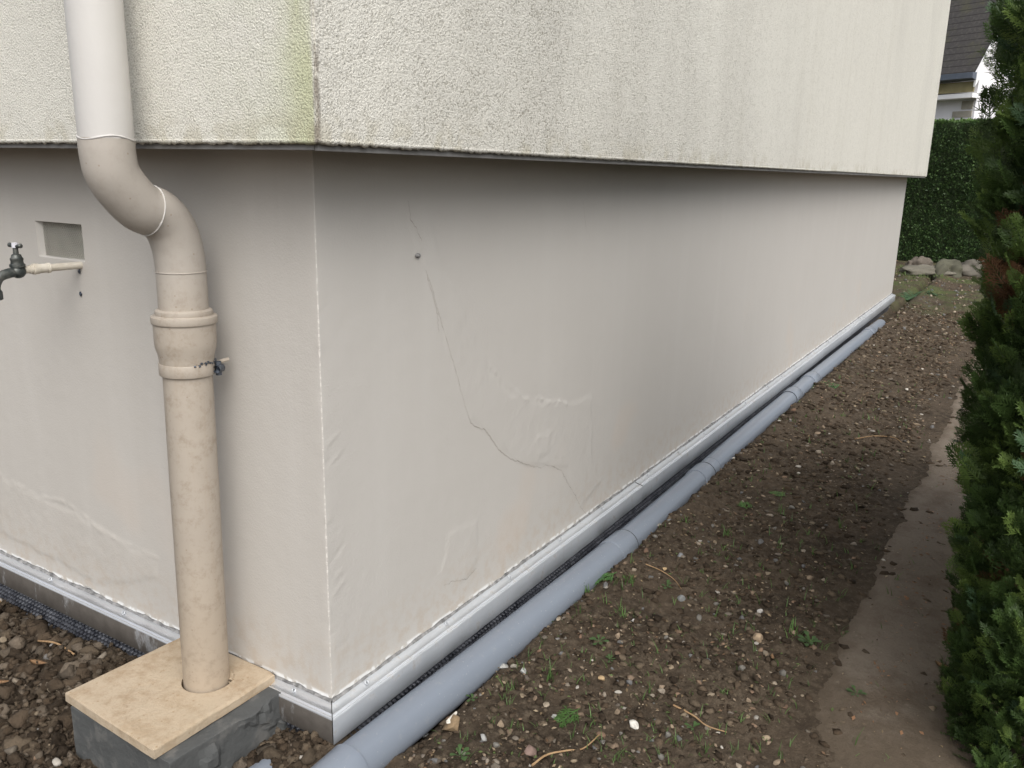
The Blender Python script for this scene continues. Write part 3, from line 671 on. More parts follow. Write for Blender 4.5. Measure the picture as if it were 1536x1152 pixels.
# ================================================================ neighbour house, behind the far hedge
nb_c = px(1472, 97, 0, 17.5); nb = empty('neighbour_house', (nb_c[0], nb_c[1], -.1), 'white neighbouring house with a steep dark tiled roof and stone quoins behind the clipped hedge', 'house')
nbz = nb_c[2]; th_ = R(28)
FX = np.array([-math.sin(th_), math.cos(th_), 0])*-1; 
fdir = np.array([math.sin(th_), math.cos(th_), 0])     # along the front wall, away to the left
gdir = np.array([math.cos(th_), -math.sin(th_), 0])    # along the gable wall, away to the right
fn = -gdir; gn = -fdir                                   # outward normals of the front wall and gable
c0 = np.array([nb_c[0], nb_c[1], 0.]); Zq = np.array([0, 0, 1.])
def nbp(f, g, z, o=0., og=0.): return c0+fdir*f+gdir*g+Zq*z+fn*o+gn*og
def prism(name, pts, mat, parent, thick):
    """closed polygon of world points extruded by the vector thick"""
    bm = bmesh.new(); a = [bm.verts.new(p) for p in pts]; b = [bm.verts.new(np.array(p)+thick) for p in pts]; n = len(pts)
    bm.faces.new(a); bm.faces.new(b[::-1])
    for i in range(n): bm.faces.new((a[i], b[i], b[(i+1) % n], a[(i+1) % n]))
    bmesh.ops.recalc_face_normals(bm, faces=bm.faces[:]); return bm_obj(name, bm, mat, parent)
M['whitewall'] = simple('white_wall_paint', (.80, .79, .82), (.86, .85, .87), 3, .9).m
a = NT('dark_tiles', .8, spec=.3); x, y, z = a.xyz()
row = a.math('FRACT', a.math('MULTIPLY', z, 8.)); cb = a.mix(a.noise(1.1, 5, .65), (.040, .038, .040), (.070, .064, .060)); cb = a.mix(a.rng(a.noise(18, 4), .45, .7, 0, .5), cb, (.10, .095, .085))
cb = a.mix(a.rng(a.noise(1.4, 5, .65), .55, .68, 0, .5), cb, (.085, .085, .045)); cb = a.mix(a.rng(row, .18, .02), cb, (.02, .018, .016)); a.col(cb); a.bump(row, .02); M['tiles'] = a.m
M['zinc'] = simple('gutter_zinc', (.10, .12, .15), (.15, .17, .21), 3, .5, .3).m
M['fascia'] = simple('mossy_fascia', (.22, .19, .09), (.30, .26, .14), 6).m
M['white'] = simple('white_paint', (.78, .78, .78), (.82, .82, .82), 5, .6).m
M['quoin'] = simple('quoin_stone', (.30, .28, .24), (.45, .42, .36), 5, .9).m
DEP = 9.; RZ = nbz+DEP/2*1.55
wall_pts = [nbp(0, 0, -.2), nbp(0, DEP, -.2), nbp(0, DEP, nbz), nbp(0, DEP/2, RZ-.15), nbp(0, 0, nbz)]
prism('gable_wall', wall_pts, 'whitewall', nb, -gn*.3)
prism('front_wall', [nbp(.301, 0, -.2), nbp(11, 0, -.2), nbp(11, 0, nbz), nbp(.301, 0, nbz)], 'whitewall', nb, -fn*.3)
sl = np.array([0, 0, 1.55])
roof = prism('roof', [nbp(-.10, -.30, nbz-.30), nbp(11, -.30, nbz-.30), nbp(11, DEP/2, RZ+.1), nbp(-.10, DEP/2, RZ+.1)], 'tiles', nb, Zq*.12)
prism('roof', [nbp(-.10, DEP/2+.005, RZ+.1), nbp(11, DEP/2+.005, RZ+.1), nbp(11, DEP+.3, nbz-.3), nbp(-.10, DEP+.3, nbz-.3)], 'tiles', nb, Zq*.12)
prism('verge_board', [nbp(-.105, -.32, nbz-.42), nbp(-.105, DEP/2, RZ-.06), nbp(-.105, DEP/2, RZ+.2), nbp(-.105, -.32, nbz-.16)], 'white', nb, gn*.04)
prism('gutter', [nbp(-.14, -.31, nbz-.30), nbp(-.14, -.31, nbz-.17), nbp(-.14, -.44, nbz-.17), nbp(-.14, -.44, nbz-.27)], 'zinc', nb, fdir*11)
prism('fascia', [nbp(-.10, -.29, nbz-.50), nbp(11, -.29, nbz-.50), nbp(11, -.29, nbz-.315), nbp(-.10, -.29, nbz-.315)], 'fascia', nb, -fn*.03)
prism('eaves_board', [nbp(-.10, -.30, nbz-.60), nbp(11, -.30, nbz-.60), nbp(11, -.001, nbz-.60), nbp(-.10, -.001, nbz-.60)], 'white', nb, Zq*.08)
k = 0; z = -.15
while z < nbz-.68:
    h = random.uniform(.11, .16); L = (.42 if k % 2 else .24)+random.uniform(-.03, .03)
    prism('quoin', [nbp(.04, 0, z, .001), nbp(L, 0, z, .001), nbp(L, 0, z+h, .001), nbp(.04, 0, z+h, .001)], 'quoin', nb, fn*.015); z += h+.03; k += 1
rs = 1.55
def onroof(f, g, o=0): return nbp(f, g, nbz-.30+(g+.30)*(RZ+.1-nbz+.30)/(DEP/2+.30)+.12+o)
g0 = (px(1468, 6, 0, 18.2)-c0) @ gdir
prism('skylight', [onroof(.75, 1.02, .01), onroof(1.4, 1.02, .01), onroof(1.4, 1.9, .01), onroof(.75, 1.9, .01)], 'zinc', nb, Zq*.07)
prism('skylight_apron', [onroof(.72, .93, .012), onroof(1.43, .93, .012), onroof(1.43, 1.015, .012), onroof(.72, 1.015, .012)], 'white', nb, Zq*.03)

# ================================================================ foliage
def instance(name, V0, F0, Pm, Ms, tints, mat, parent=None, smooth=False):
    """join copies of a template: Pm (n,3), Ms (n,3,3)"""
    n = len(Pm); V = np.einsum('nij,vj->nvi', Ms, V0)+Pm[:, None]; nv = len(V0)
    Fq = F0[None]+np.arange(n)[:, None, None]*nv
    return link(name, npmesh(name, V.reshape(-1, 3), Fq.reshape(-1, F0.shape[1]), np.repeat(tints, nv, 0)), mat, parent, smooth)
def basis(d, roll):
    d = d/np.linalg.norm(d, axis=1)[:, None]; ref = np.where(np.abs(d[:, 2:3]) > .95, [[1., 0, 0]], [[0, 0, 1.]]); u = np.cross(ref, d); u /= np.linalg.norm(u, axis=1)[:, None]; v = np.cross(d, u)
    c, s = np.cos(roll)[:, None], np.sin(roll)[:, None]; return np.stack([d, u*c+v*s, v*c-u*s], -1)
def spray(seed, fine=True):
    """flat scaly thuja frond, 1 unit long along x, lying in xy"""
    r = np.random.default_rng(seed); V = []; F = []
    def blade(p, ang, L, wd, z0):
        dx, dy = math.cos(ang), math.sin(ang); nx_, ny_ = -dy, dx; o = len(V); zc = -.10*L+z0
        for t, w_ in ((0, .45), (.45, 1.), (1., .25)):
            q = (p[0]+dx*L*t, p[1]+dy*L*t); zz_ = z0-.35*(q[0]**2)*.25+.04*r.normal()*t
            V.append((q[0]+nx_*wd*w_, q[1]+ny_*wd*w_, zz_)); V.append((q[0]-nx_*wd*w_, q[1]-ny_*wd*w_, zz_+.01))
        F.extend([[o, o+1, o+3, o+2], [o+2, o+3, o+5, o+4]])
    blade((0, 0), 0, .55, .020, 0); blade((.5, 0), .05*r.normal(), .5, .022, 0)
    N = 9 if fine else 5
    for i in range(N):
        t = .10+.80*i/N
        for s in (1, -1):
            L = (.46*(1-t)**.7+.08)*r.uniform(.75, 1.15); a_ = s*r.uniform(.65, .95); p = (t+r.uniform(0, .04), 0); blade(p, a_, L, .018 if fine else .045, 0)
            if fine and L > .2:
                for u in (.35, .62):
                    q = (p[0]+math.cos(a_)*L*u, p[1]+math.sin(a_)*L*u)
                    blade(q, a_-s*.7, L*.42, .015, 0); blade(q, a_+s*.6, L*.30, .014, 0)
    return np.array(V), np.array(F)
FINE = [spray(i) for i in range(4)]; COARSE = [spray(i+10, False) for i in range(3)]
def thuja(cx, cy, rx, ry, h, n, label, fine, size, face=None):
    t = empty('thuja', (cx, cy, -.12), label, 'conifer', 'clipped thuja shrubs in a row beside the path')
    Vt, Ft, _ = tube_arr(catmull([(cx, cy, -.2), (cx+.02, cy, .6), (cx-.02, cy+.02, 1.5), (cx, cy, h-.2)], 4), np.linspace(.045, .012, 13), 9); multi('trunk', [(Vt, Ft)], 'bark', t, True)
    arr = []; r_ = rng
    for k in range(70 if fine else 24):
        z0 = r_.uniform(-.02, h-.35); a_ = r_.uniform(0, 2*math.pi); L = r_.uniform(.65, .93); rad = np.array([math.cos(a_)*rx, math.sin(a_)*ry])*L
        P = catmull([(cx, cy, z0), (cx+rad[0]*.5, cy+rad[1]*.5, z0+.10), (cx+rad[0], cy+rad[1], z0+.28)], 4)
        Vt, Ft, _ = tube_arr(P+r_.normal(0, .006, P.shape)*np.linspace(0, 1, len(P))[:, None], np.linspace(.008, .0025, len(P)), 5, False); arr.append((Vt, Ft))
    multi('branch', arr, 'bark', t, True)
    # outer shell and inner layers of fronds, with lumps and gaps
    a_ = r_.uniform(0, 2*math.pi, n); z = r_.uniform(-.16, h, n); depth = 1-np.abs(r_.normal(0, .16, n))
    prof = np.clip(np.where(z < h*.86, .895+.21*np.clip(z, -.1, 1.46)/1.46, 1.105-.30*((z-h*.86)/(h*.14))**2), .1, 2)
    lump = 1+.10*(vn(a_*4+3, z*5, 7+int(cx*10))-.5)+.09*(vn(a_*11, z*13, 8+int(cx*10))-.5)
    keep = vn(a_*9+5, z*9, 12+int(cx*7)) > .20
    co, si = np.cos(a_), np.sin(a_); pw = .55; co = np.sign(co)*np.abs(co)**pw; si = np.sign(si)*np.abs(si)**pw
    P = np.stack([cx+rx*co*prof*lump*depth, cy+ry*si*prof*lump*depth, z], -1)
    keep = keep | (depth < .90); P = P[keep]; co = co[keep]; si = si[keep]; m_ = len(P); dpt = depth[keep]
    d = np.stack([co*.75+r_.normal(0, .35, m_), si*.75+r_.normal(0, .35, m_), .75+r_.normal(0, .35, m_)], -1)
    sc = size*r_.uniform(.6, 1.35, m_); B = basis(d, r_.uniform(-1.4, 1.4, m_)+math.pi/2)*sc[:, None, None]
    cl = vn(P[:, 2]*6+P[:, 0]*4, P[:, 1]*7+P[:, 2]*3, 33); g = r_.random(m_)[:, None]
    dark = np.array([.035, .062, .018]); mid = np.array([.075, .130, .035]); lite = np.array([.145, .215, .055]); bl = np.array([.070, .125, .060])
    tn = dark*(1-g)+mid*g; tn = np.where((cl > .62)[:, None] & (g > .3), lite*.5+mid*.5, tn); q = r_.random(m_); tn = np.where((q > .86)[:, None], lite, tn); tn = np.where(((q > .79) & (q < .84))[:, None], bl, tn)
    dead = (vn(P[:, 2]*3.2+9, P[:, 0]*5+P[:, 1]*5, 44) > .885) & (q < .8); tn = np.where(dead[:, None], np.array([[.16, .085, .042]])*(.6+.8*g), tn)
    P = P-B[:, :, 0]*.5
    for k, (V0, F0) in enumerate(FINE if fine else COARSE):
        sel = np.arange(m_) % len(FINE if fine else COARSE) == k
        if k == 0: Vs, Fs, Ts, o = [], [], [], 0
        V = (np.einsum('nij,vj->nvi', B[sel], V0)+P[sel][:, None]).reshape(-1, 3); nn_ = sel.sum()
        Fq = (F0[None]+np.arange(nn_)[:, None, None]*len(V0)).reshape(-1, 4)+o; o += len(V); Vs.append(V); Fs.append(Fq); Ts.append(np.repeat(tn[sel], len(V0), 0))
    link('crown', npmesh('crown', np.vstack(Vs), np.vstack(Fs), np.vstack(Ts)), 'leaf', t)
    return t
thuja(1.06, -1.610, .44, .50, 1.70, 17000, 'dark green thuja with brown inner twigs nearest the camera beside the dirt path', True, .062)
thuja(1.96, -1.64, .46, .50, 1.15, 3800, 'lower thuja standing right behind the nearest one', False, .14)

# clipped hedge at the bottom of the garden
hx0, hx1, hy0, hy1, hz = 13.9, 15.1, -3.2, 7.0, 2.07
hedge = empty('clipped_hedge', (14.5, 1.5, -.12), 'tall flat topped clipped green hedge across the end of the garden', 'hedge')
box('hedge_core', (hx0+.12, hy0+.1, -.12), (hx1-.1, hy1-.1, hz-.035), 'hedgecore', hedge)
n = 110000; r_ = rng
pk = r_.random(n) < .8; P = np.empty((n, 3)); P[:, 0] = np.where(pk, hx0+np.abs(r_.normal(0, .05, n)), r_.uniform(hx0, hx1, n)); P[:, 1] = r_.uniform(hy0, hy1, n)
P[:, 2] = np.where(pk, r_.uniform(-.1, hz, n), hz-np.abs(r_.normal(0, .03, n)))
P[:, 0] += np.where(pk, .16*(fbm(P[:, 1], P[:, 2], 1.3, 4, .6, 63)-.5), 0)
d = np.where(pk[:, None], [[-1., 0, .35]], [[0, 0, 1.]])+r_.normal(0, .55, (n, 3))
leaf = np.array([(0, 0, 0), (.5, .28, .05), (1, 0, 0), (.5, -.28, .05)]); LF = np.array([[0, 1, 2, 3]])
g = r_.random((n, 1)); cl = fbm(P[:, 1], P[:, 2], 3.0, 3, .6, 64)[:, None]
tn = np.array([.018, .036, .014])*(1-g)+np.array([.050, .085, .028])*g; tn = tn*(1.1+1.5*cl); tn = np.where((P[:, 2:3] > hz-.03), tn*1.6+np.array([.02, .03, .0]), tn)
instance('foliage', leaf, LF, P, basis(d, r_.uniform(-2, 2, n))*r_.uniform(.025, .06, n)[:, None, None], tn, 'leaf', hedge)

# ================================================================ boulders, stones, clods
def icos(sub):
    bm = bmesh.new(); bmesh.ops.create_icosphere(bm, subdivisions=sub, radius=1); V = np.array([v.co[:] for v in bm.verts]); F = np.array([[v.index for v in f.verts] for f in bm.faces]); bm.free(); return V, F
IC1, IC2, IC3, IC4 = icos(1), icos(2), icos(3), icos(4)
def n3(V, f, seed):
    r = np.random.default_rng(seed); t = np.zeros(len(V))
    for k in range(6): t += np.sin(V@(r.normal(size=3)*f)+r.uniform(0, 6.3))
    return t/6**.5
def clod_shape(V, seed, amp):
    r = np.random.default_rng(seed); W = V*(1+amp*.32*n3(V, 1.8, seed)+amp*.20*n3(V, 4.2, seed+1)+amp*.12*n3(V, 8., seed+2))[:, None]
    return W*(1, r.uniform(.6, .95), r.uniform(.5, .8))
def rock_shape(V, seed, planes=9, amp=.08):
    r = np.random.default_rng(seed); V = V.copy(); V *= (1, r.uniform(.65, .95), r.uniform(.45, .75))
    for k in range(planes):
        nrm_ = r.normal(size=3); nrm_ /= np.linalg.norm(nrm_); dq = r.uniform(.30, .62); e = V@nrm_-dq; V = V-np.clip(e, 0, None)[:, None]*nrm_*.97
    return V+amp*(vn(V[:, 0]*4+seed, V[:, 1]*4+V[:, 2]*3, seed)[:, None]-.5)*V
def rock(name, loc, size, col_, label, cat, seed, group=None, ic=IC3, rot=None, flat=(1, 1, 1), amp=.1, smooth=False):
    V = (clod_shape(ic[0], seed, .6) if ic is IC4 else rock_shape(ic[0], seed, 9, amp))*np.array(flat)*size; c, s = math.cos(rot or seed), math.sin(rot or seed); V = V@np.array([[c, s, 0], [-s, c, 0], [0, 0, 1]])
    g = vn(V[:, 0]/size*2.5, V[:, 1]/size*2.5+V[:, 2]/size*2, seed+5)[:, None]; tn = np.array(col_)*(.75+.5*g)
    o = link(name, npmesh(name, V, ic[1], tn), 'stone', None, smooth); o.location = loc; return tag(o, label, cat, group)
def gp_(x, y, z=-.12): q = px(x, y, 2, z); return float(q[0]), float(q[1])
for (bx, by, sz, fl, cc, lab, sd_) in ((1421, 411, .34, (1, 1, .95), (.085, .085, .06), 'big rounded mossy boulder at the foot of the clipped hedge', 3), (1384, 411, .26, (1.1, 1, .42), (.16, .15, .12), 'flat pale boulder left of the big mossy one by the hedge', 8), (1376, 404, .22, (1, 1, .8), (.13, .11, .09), 'small brown boulder peeping out behind the flat pale one', 12), (1458, 410, .3, (1, 1, .6), (.13, .12, .10), 'grey boulder half hidden behind the thuja edge near the hedge', 15)):
    q = gp_(bx, by, -.11); rock('boulder', (q[0], q[1], -.08), sz, cc, lab, 'boulder', sd_, 'boulders at the foot of the clipped hedge', IC4, flat=fl, amp=.3, smooth=True)
def put(x, y, size): q = gp_(x, y, -.115); h = gz(*q); q = gp_(x, y, h); return (q[0], q[1], gz(*q)+size*.22)
SPEC = [(678, 1096, .034, (.24, .17, .10), 'large split brown flint with a white rim beside the grey pipe', 21), (639, 1092, .017, (.26, .27, .27), 'rounded grey stone touching the grey pipe, left of the split flint', 22),
        (950, 1090, .017, (.68, .66, .60), 'bright white stone near the bottom middle of the soil', 23), (868, 886, .011, (.62, .56, .46), 'small cream stone against the edge of the grey pipe', 24),
        (858, 897, .013, (.28, .30, .32), 'blue grey stone next to the small cream one by the pipe', 25), (1021, 834, .016, (.22, .23, .24), 'dark grey round stone in the soil below the pipe coupling', 26),
        (997, 856, .012, (.50, .36, .20), 'orange tan stone just left of a weed, below the dark round one', 27), (1020, 900, .017, (.19, .20, .20), 'dark slate coloured stone in the middle of the bare soil', 28),
        (795, 1128, .026, (.19, .13, .11), 'reddish brown flint at the bottom, above the curved root', 29), (753, 1000, .018, (.34, .34, .32), 'pale grey stone nearest the pipe in a cluster of three', 30),
        (773, 998, .014, (.30, .27, .23), 'brownish stone in the middle of the cluster of three by the pipe', 31), (784, 1008, .014, (.36, .37, .36), 'light grey stone on the right of the cluster of three by the pipe', 32),
        (725, 1108, .012, (.30, .30, .29), 'small grey stone right of the split flint', 33), (1135, 960, .022, (.36, .27, .18), 'flat tan stone in the soil, halfway to the path', 34), (950, 935, .014, (.45, .44, .42), 'light pointed stone standing in the soil', 35),
        (903, 1022, .014, (.42, .30, .17), 'orange stone low in the soil right of the weeds', 36), (830, 1075, .013, (.33, .33, .31), 'small pale grey stone left of the fern like green sprig', 37), (1140, 918, .015, (.50, .48, .45), 'broken whitish stone near the path edge', 38)]
for (sx, sy, sz, cc, lab, sd_) in SPEC:
    l = put(sx, sy, sz); rock('stone', l, sz, cc, lab, 'stone', sd_)
l = put(678, 1090, .03); rock('stone', (l[0]+.006, l[1]+.004, l[2]+.012), .020, (.70, .66, .58), 'white chip lying on the split brown flint', 'stone', 41, flat=(1.3, .5, .25))
# loose stones, individually
tans = [(.30, .23, .16), (.22, .16, .11), (.20, .19, .17), (.15, .15, .15), (.34, .29, .23), (.20, .125, .085)]
protos = []
for i in range(10):
    c = tans[i % 6]; V = rock_shape(IC2[0], 200+i, 10, .12); g = vn(V[:, 0]*2.5, V[:, 1]*2.5+V[:, 2]*2, 5+i)[:, None]; protos.append(npmesh('stone', V, IC2[1], np.array(c)*(.7+.6*g)))
def scatter_xy(nmax, dens):
    out = []
    while len(out) < nmax:
        # uniform over the picture, projected onto the soil: near and far read equally dense
        if random.random() < .6: x_, y_ = random.uniform(560, 1440), random.uniform(560, 1150)
        else: x_, y_ = random.uniform(560, 1440), random.uniform(620, 1150)
        X, Y = gp_(x_, y_)
        if Y > -.17 or X > 6 or Y < -1.2: continue
        if Y < -.87 and random.random() < .85: continue
        out.append((X, Y))
    return out
for i, (X, Y) in enumerate(scatter_xy(150, 0)):
    s = random.uniform(.0065, .0165)*(1+.18*max(0, X)); s = min(s, .03); k = i % 10
    o = bpy.data.objects.new('loose_stone', protos[k]) if i else link('loose_stone', protos[0], 'stone')
    if i: protos[k].materials.clear(); protos[k].materials.append(M['stone']); COL.objects.link(o)
    o.scale = (s, s*random.uniform(.7, 1.1), s*random.uniform(.5, 1)); o.location = (X, Y, gz(X, Y)+s*.15); o.rotation_euler = (random.uniform(-.5, .5), random.uniform(-.5, .5), random.uniform(0, 6.3))
    tag(o, 'small loose stone lying in the bare brown soil between pipe and path', 'stone', 'loose stones scattered over the bare soil')
def scatter_mesh(name, n, region, smin, smax, cols, mat, ic, label, cat, sink=.2, planes=8, amp=.2, squash=1., group=None):
    V, F = ic; P = region(n); n = len(P); H_ = ground_h(P[:, 0], P[:, 1]); s = smin+(smax-smin)*rng.random(n)**3.0; s *= (1+.10*np.clip(P[:, 0], 0, 8))
    tm = [(clod_shape(V, 300+k, amp) if mat == 'clod' else rock_shape(V, 300+k, planes, amp)) for k in range(12)]; th = rng.uniform(0, 2*np.pi, n); tl = rng.normal(0, .5, n); Vs, Fs, Ts, o = [], [], [], 0
    c, s_ = np.cos(th), np.sin(th); Rz = np.zeros((n, 3, 3)); Rz[:, 0, 0] = c; Rz[:, 0, 1] = -s_; Rz[:, 1, 0] = s_; Rz[:, 1, 1] = c; Rz[:, 2, 2] = 1
    Rx = np.zeros((n, 3, 3)); Rx[:, 0, 0] = 1; Rx[:, 1, 1] = np.cos(tl); Rx[:, 1, 2] = -np.sin(tl); Rx[:, 2, 1] = np.sin(tl); Rx[:, 2, 2] = np.cos(tl); Rr = Rz@Rx*s[:, None, None]; Rr[:, 2] *= squash
    cols = np.array(cols); tn = cols[rng.integers(0, len(cols), n)]*rng.uniform(.6, 1.3, (n, 1))
    for k in range(12):
        sel = np.arange(n) % 12 == k; q = np.stack([P[sel, 0], P[sel, 1], H_[sel]+s[sel]*sink], -1)
        VV = (np.einsum('nij,vj->nvi', Rr[sel], tm[k])+q[:, None]).reshape(-1, 3); FF = (F[None]+np.arange(sel.sum())[:, None, None]*len(V)).reshape(-1, 3)+o; o += len(VV); Vs.append(VV); Fs.append(FF); Ts.append(np.repeat(tn[sel], len(V), 0))
    ob = link(name, npmesh(name, np.vstack(Vs), np.vstack(Fs), np.vstack(Ts)), mat); return tag(ob, label, cat, None, 'stuff')
def reg_right(n):
    X = rng.uniform(0, 1, n)**1.7*8.5-.15; Y = -.155-rng.random(n)*1.05; k = (Y > -.82) | (rng.random(n) < .22); cl = fbm(X, Y, 5, 3, .6, 77) > rng.uniform(.2, .6, n); return np.stack([X, Y], -1)[k & cl]
def reg_left(n):
    X = -rng.random(n)*.75-.035; Y = rng.random(n)*1.7-.1; k = ~((X > -.335) & (Y > .14) & (Y < .47)) & ~((Y < .0) & (X > -.05)) & ~((X > -.09) & (rng.random(n) < .75) & (Y > .45)); P = np.stack([X, Y], -1)[k]; return P[~((P[:, 1] < -.01) & (P[:, 0] > -.3))]
EARTH = [(.058, .041, .027), (.082, .060, .041), (.038, .027, .018), (.112, .086, .060)]
STN = [(.24, .19, .13), (.17, .145, .115), (.30, .25, .19), (.15, .15, .145), (.18, .12, .08), (.21, .17, .12), (.13, .11, .09), (.44, .41, .36)]
scatter_mesh('pebbles', 5000, reg_right, .0018, .0150, [STN[i] for i in (0, 1, 2, 4, 5, 6, 4, 5, 6, 1, 3, 7)], 'stone', IC2, 'small pale and brown pebbles spread through the bare soil', 'pebbles', .1, squash=.5)
scatter_mesh('soil_crumbs', 24000, reg_right, .0020, .0160, EARTH, 'clod', IC1, 'dark crumbs of earth covering the soil beside the grey pipe', 'soil crumbs', .05, 4, 1.3, .6)
scatter_mesh('fine_clods', 14000, reg_left, .0025, .013, [tuple(.88*q for q in e) for e in EARTH]+[(.13, .105, .08)], 'clod', IC1, 'fine crumbled earth between the clods around the pier', 'soil crumbs', .6, 4, 1.3)
scatter_mesh('soil_clods', 3000, reg_left, .006, .026, [tuple(.88*q for q in e) for e in EARTH]+[(.13, .105, .08)], 'clod', IC2, 'lumpy dark clods of dug earth around the pier', 'soil clods', .25, 4, 1.3)
scatter_mesh('rubble', 420, reg_left, .003, .022, STN+[(.26, .25, .24)], 'stone', IC2, 'small grey and tan rubble mixed into the dug earth by the pier', 'rubble', .6)
def reg_heap(n):
    P = rng.normal(0, 1, (n, 2))*(.10, .045)+(-.06, .06); return P[(P[:, 0] < -.04) | (P[:, 1] < -.04)]
scatter_mesh('corner_crumbs', 900, reg_heap, .003, .014, EARTH, 'clod', IC2, 'crumbs of brown earth heaped against the house corner', 'soil crumbs', .3, 4, 1.2)
def reg_slot(n):
    X = rng.uniform(0, 7.5, n); Y = rng.normal(-.055, .008, n); return np.stack([X, Y], -1)[fbm(X, Y*0, 4, 3, .6, 78) > .52]
def reg_far(n):
    X = rng.uniform(6.5, 13.8, n); Y = rng.uniform(-1.2, 1.2, n); return np.stack([X, Y], -1)
scatter_mesh('far_pebbles', 1500, reg_far, .004, .018, STN[1:5], 'stone', IC1, 'pebbles and clods on the ground beyond the end of the house', 'pebbles')

# ================================================================ plants and litter
def blades(cx, cy, n, h, spread, wd=.0018, lean_=.5):
    V = []; F = []; z0 = gz(cx, cy)-.004
    for k in range(n):
        a_ = random.uniform(0, 6.3); b_ = random.uniform(0, 6.3); r0 = random.random()*spread; x0, y0 = cx+r0*math.cos(a_), cy+r0*math.sin(a_); L = h*random.uniform(.5, 1.15); ln = lean_*random.uniform(.3, 1.3); o = len(V); nx_, ny_ = -math.sin(b_), math.cos(b_)
        for i in range(5):
            t = i/4; rr = L*ln*t*t; zz_ = z0+L*(t-.25*ln*t*t); w_ = wd*(1-t**2)*(.8)+.0002
            V += [(x0+rr*math.cos(b_)+nx_*w_, y0+rr*math.sin(b_)+ny_*w_, zz_), (x0+rr*math.cos(b_)-nx_*w_, y0+rr*math.sin(b_)-ny_*w_, zz_)]
        F += [[o+2*i, o+2*i+1, o+2*i+3, o+2*i+2] for i in range(4)]
    return np.array(V), np.array(F)
GT = ['tuft of thin green grass', 'sparse grass seedling']
tufts = [(945, 880, 16, .055, 'bright grass tuft among weeds, right of the cream stone by the pipe'), (930, 925, 8, .05, 'thin upright grass blades below the brightest tuft'), (880, 893, 14, .035, 'low dark grass tuft hugging the pipe beside the cream stone'),
         (828, 1020, 7, .06, 'long loose grass blades leaning beside the grey pipe near its joint'), (1000, 765, 6, .05, 'wispy grass tuft between pipe coupling and white flecked soil'), (1110, 660, 14, .05, 'grass tuft against the far side of the pipe bend'),
         (1175, 770, 8, .05, 'small grass tuft in the middle of the soil, left one of two'), (1260, 790, 8, .05, 'small grass tuft near the path, right one of two'), (1090, 800, 10, .055, 'two thin grass wisps standing in open soil'), (1190, 950, 12, .05, 'leafy grass patch close to the lower path edge')]
for (tx, ty, n_, h_, lab) in tufts:
    q = gp_(tx, ty); V, F = blades(q[0], q[1], n_, h_, .022); o = link('grass_tuft', npmesh('grass_tuft', V, F, np.tile(np.array([[.09, .17, .045]])*random.uniform(.8, 1.3), (len(V), 1))), 'leaf'); tag(o, lab, 'grass', 'grass tufts in the bare soil')
arr = []; Vs, Fs, Ts, o = [], [], [], 0
for k in range(520):
    X, Y = scatter_xy(1, 0)[0]; V, F = blades(X, Y, random.randint(1, 4), random.uniform(.012, .040)*(1+.1*X), .012, .0011*(1+.3*X), .7)
    Vs.append(V); Fs.append(F+o); o += len(V); Ts.append(np.tile(np.array([[.08, .14, .04]])*random.uniform(.6, 1.5), (len(V), 1)))
for k in range(500):
    X, Y = random.uniform(8.6, 13.2), random.uniform(-1.3, 1.2)
    if vn(np.array([X*1.1]), np.array([Y*1.6]), 90)[0] < .5: continue
    V, F = blades(X, Y, 7, .06, .10, .006, .9); Vs.append(V); Fs.append(F+o); o += len(V); Ts.append(np.tile(np.array([[.11, .16, .05]])*random.uniform(.6, 1.4), (len(V), 1)))
tag(link('seedlings', npmesh('seedlings', np.vstack(Vs), np.vstack(Fs), np.vstack(Ts)), 'leaf'), 'sparse green grass seedlings sprouting across the bare soil', 'seedlings', None, 'stuff')
# leafy weeds: rosettes of small rounded leaves
def weed(x_, y_, n_, s, lab, colr=(.065, .12, .04)):
    X, Y = gp_(x_, y_); z0 = gz(X, Y); V = []; F = []
    for k in range(n_):
        a_ = k*2.4+random.random(); L = s*random.uniform(.6, 1.1); el_ = random.uniform(.15, .9); o = len(V); dx, dy = math.cos(a_), math.sin(a_)
        for t, w_ in ((.1, .05), (.45, .12), (.7, .32), (.88, .25), (1, .04)):
            zz_ = z0+.004+L*el_*math.sin(t*1.9)*.6; V += [(X+dx*L*t-dy*w_*L*.6, Y+dy*L*t+dx*w_*L*.6, zz_), (X+dx*L*t+dy*w_*L*.6, Y+dy*L*t-dx*w_*L*.6, zz_)]
        F += [[o+2*i, o+2*i+1, o+2*i+3, o+2*i+2] for i in range(4)]
    o = link('weed', npmesh('weed', V, np.array(F), np.tile(np.array([colr]), (len(V), 1))), 'leaf'); tag(o, lab, 'weed', 'small weeds in the bare soil')
for (x_, y_, n_, s, lab) in ((898, 968, 7, .030, 'low leafy weed between the grass tufts and the orange stone'), (915, 990, 6, .022, 'tiny weed seedling below the grass wisps'), (708, 1052, 6, .022, 'small two leaved weed above the split flint'), (690, 1140, 8, .030, 'weed with narrow leaves at the bottom edge of the picture, near the split flint'), (1215, 965, 12, .035, 'spreading weed near the lower end of the path'), (1040, 1088, 7, .022, 'small weed at the bottom, right of the bright white stone'), (1000, 882, 6, .03, 'weed beside the dark slate coloured stone'), (1285, 1040, 8, .025, 'weed seedling growing on the dirt path')):
    weed(x_, y_, n_, s, lab)
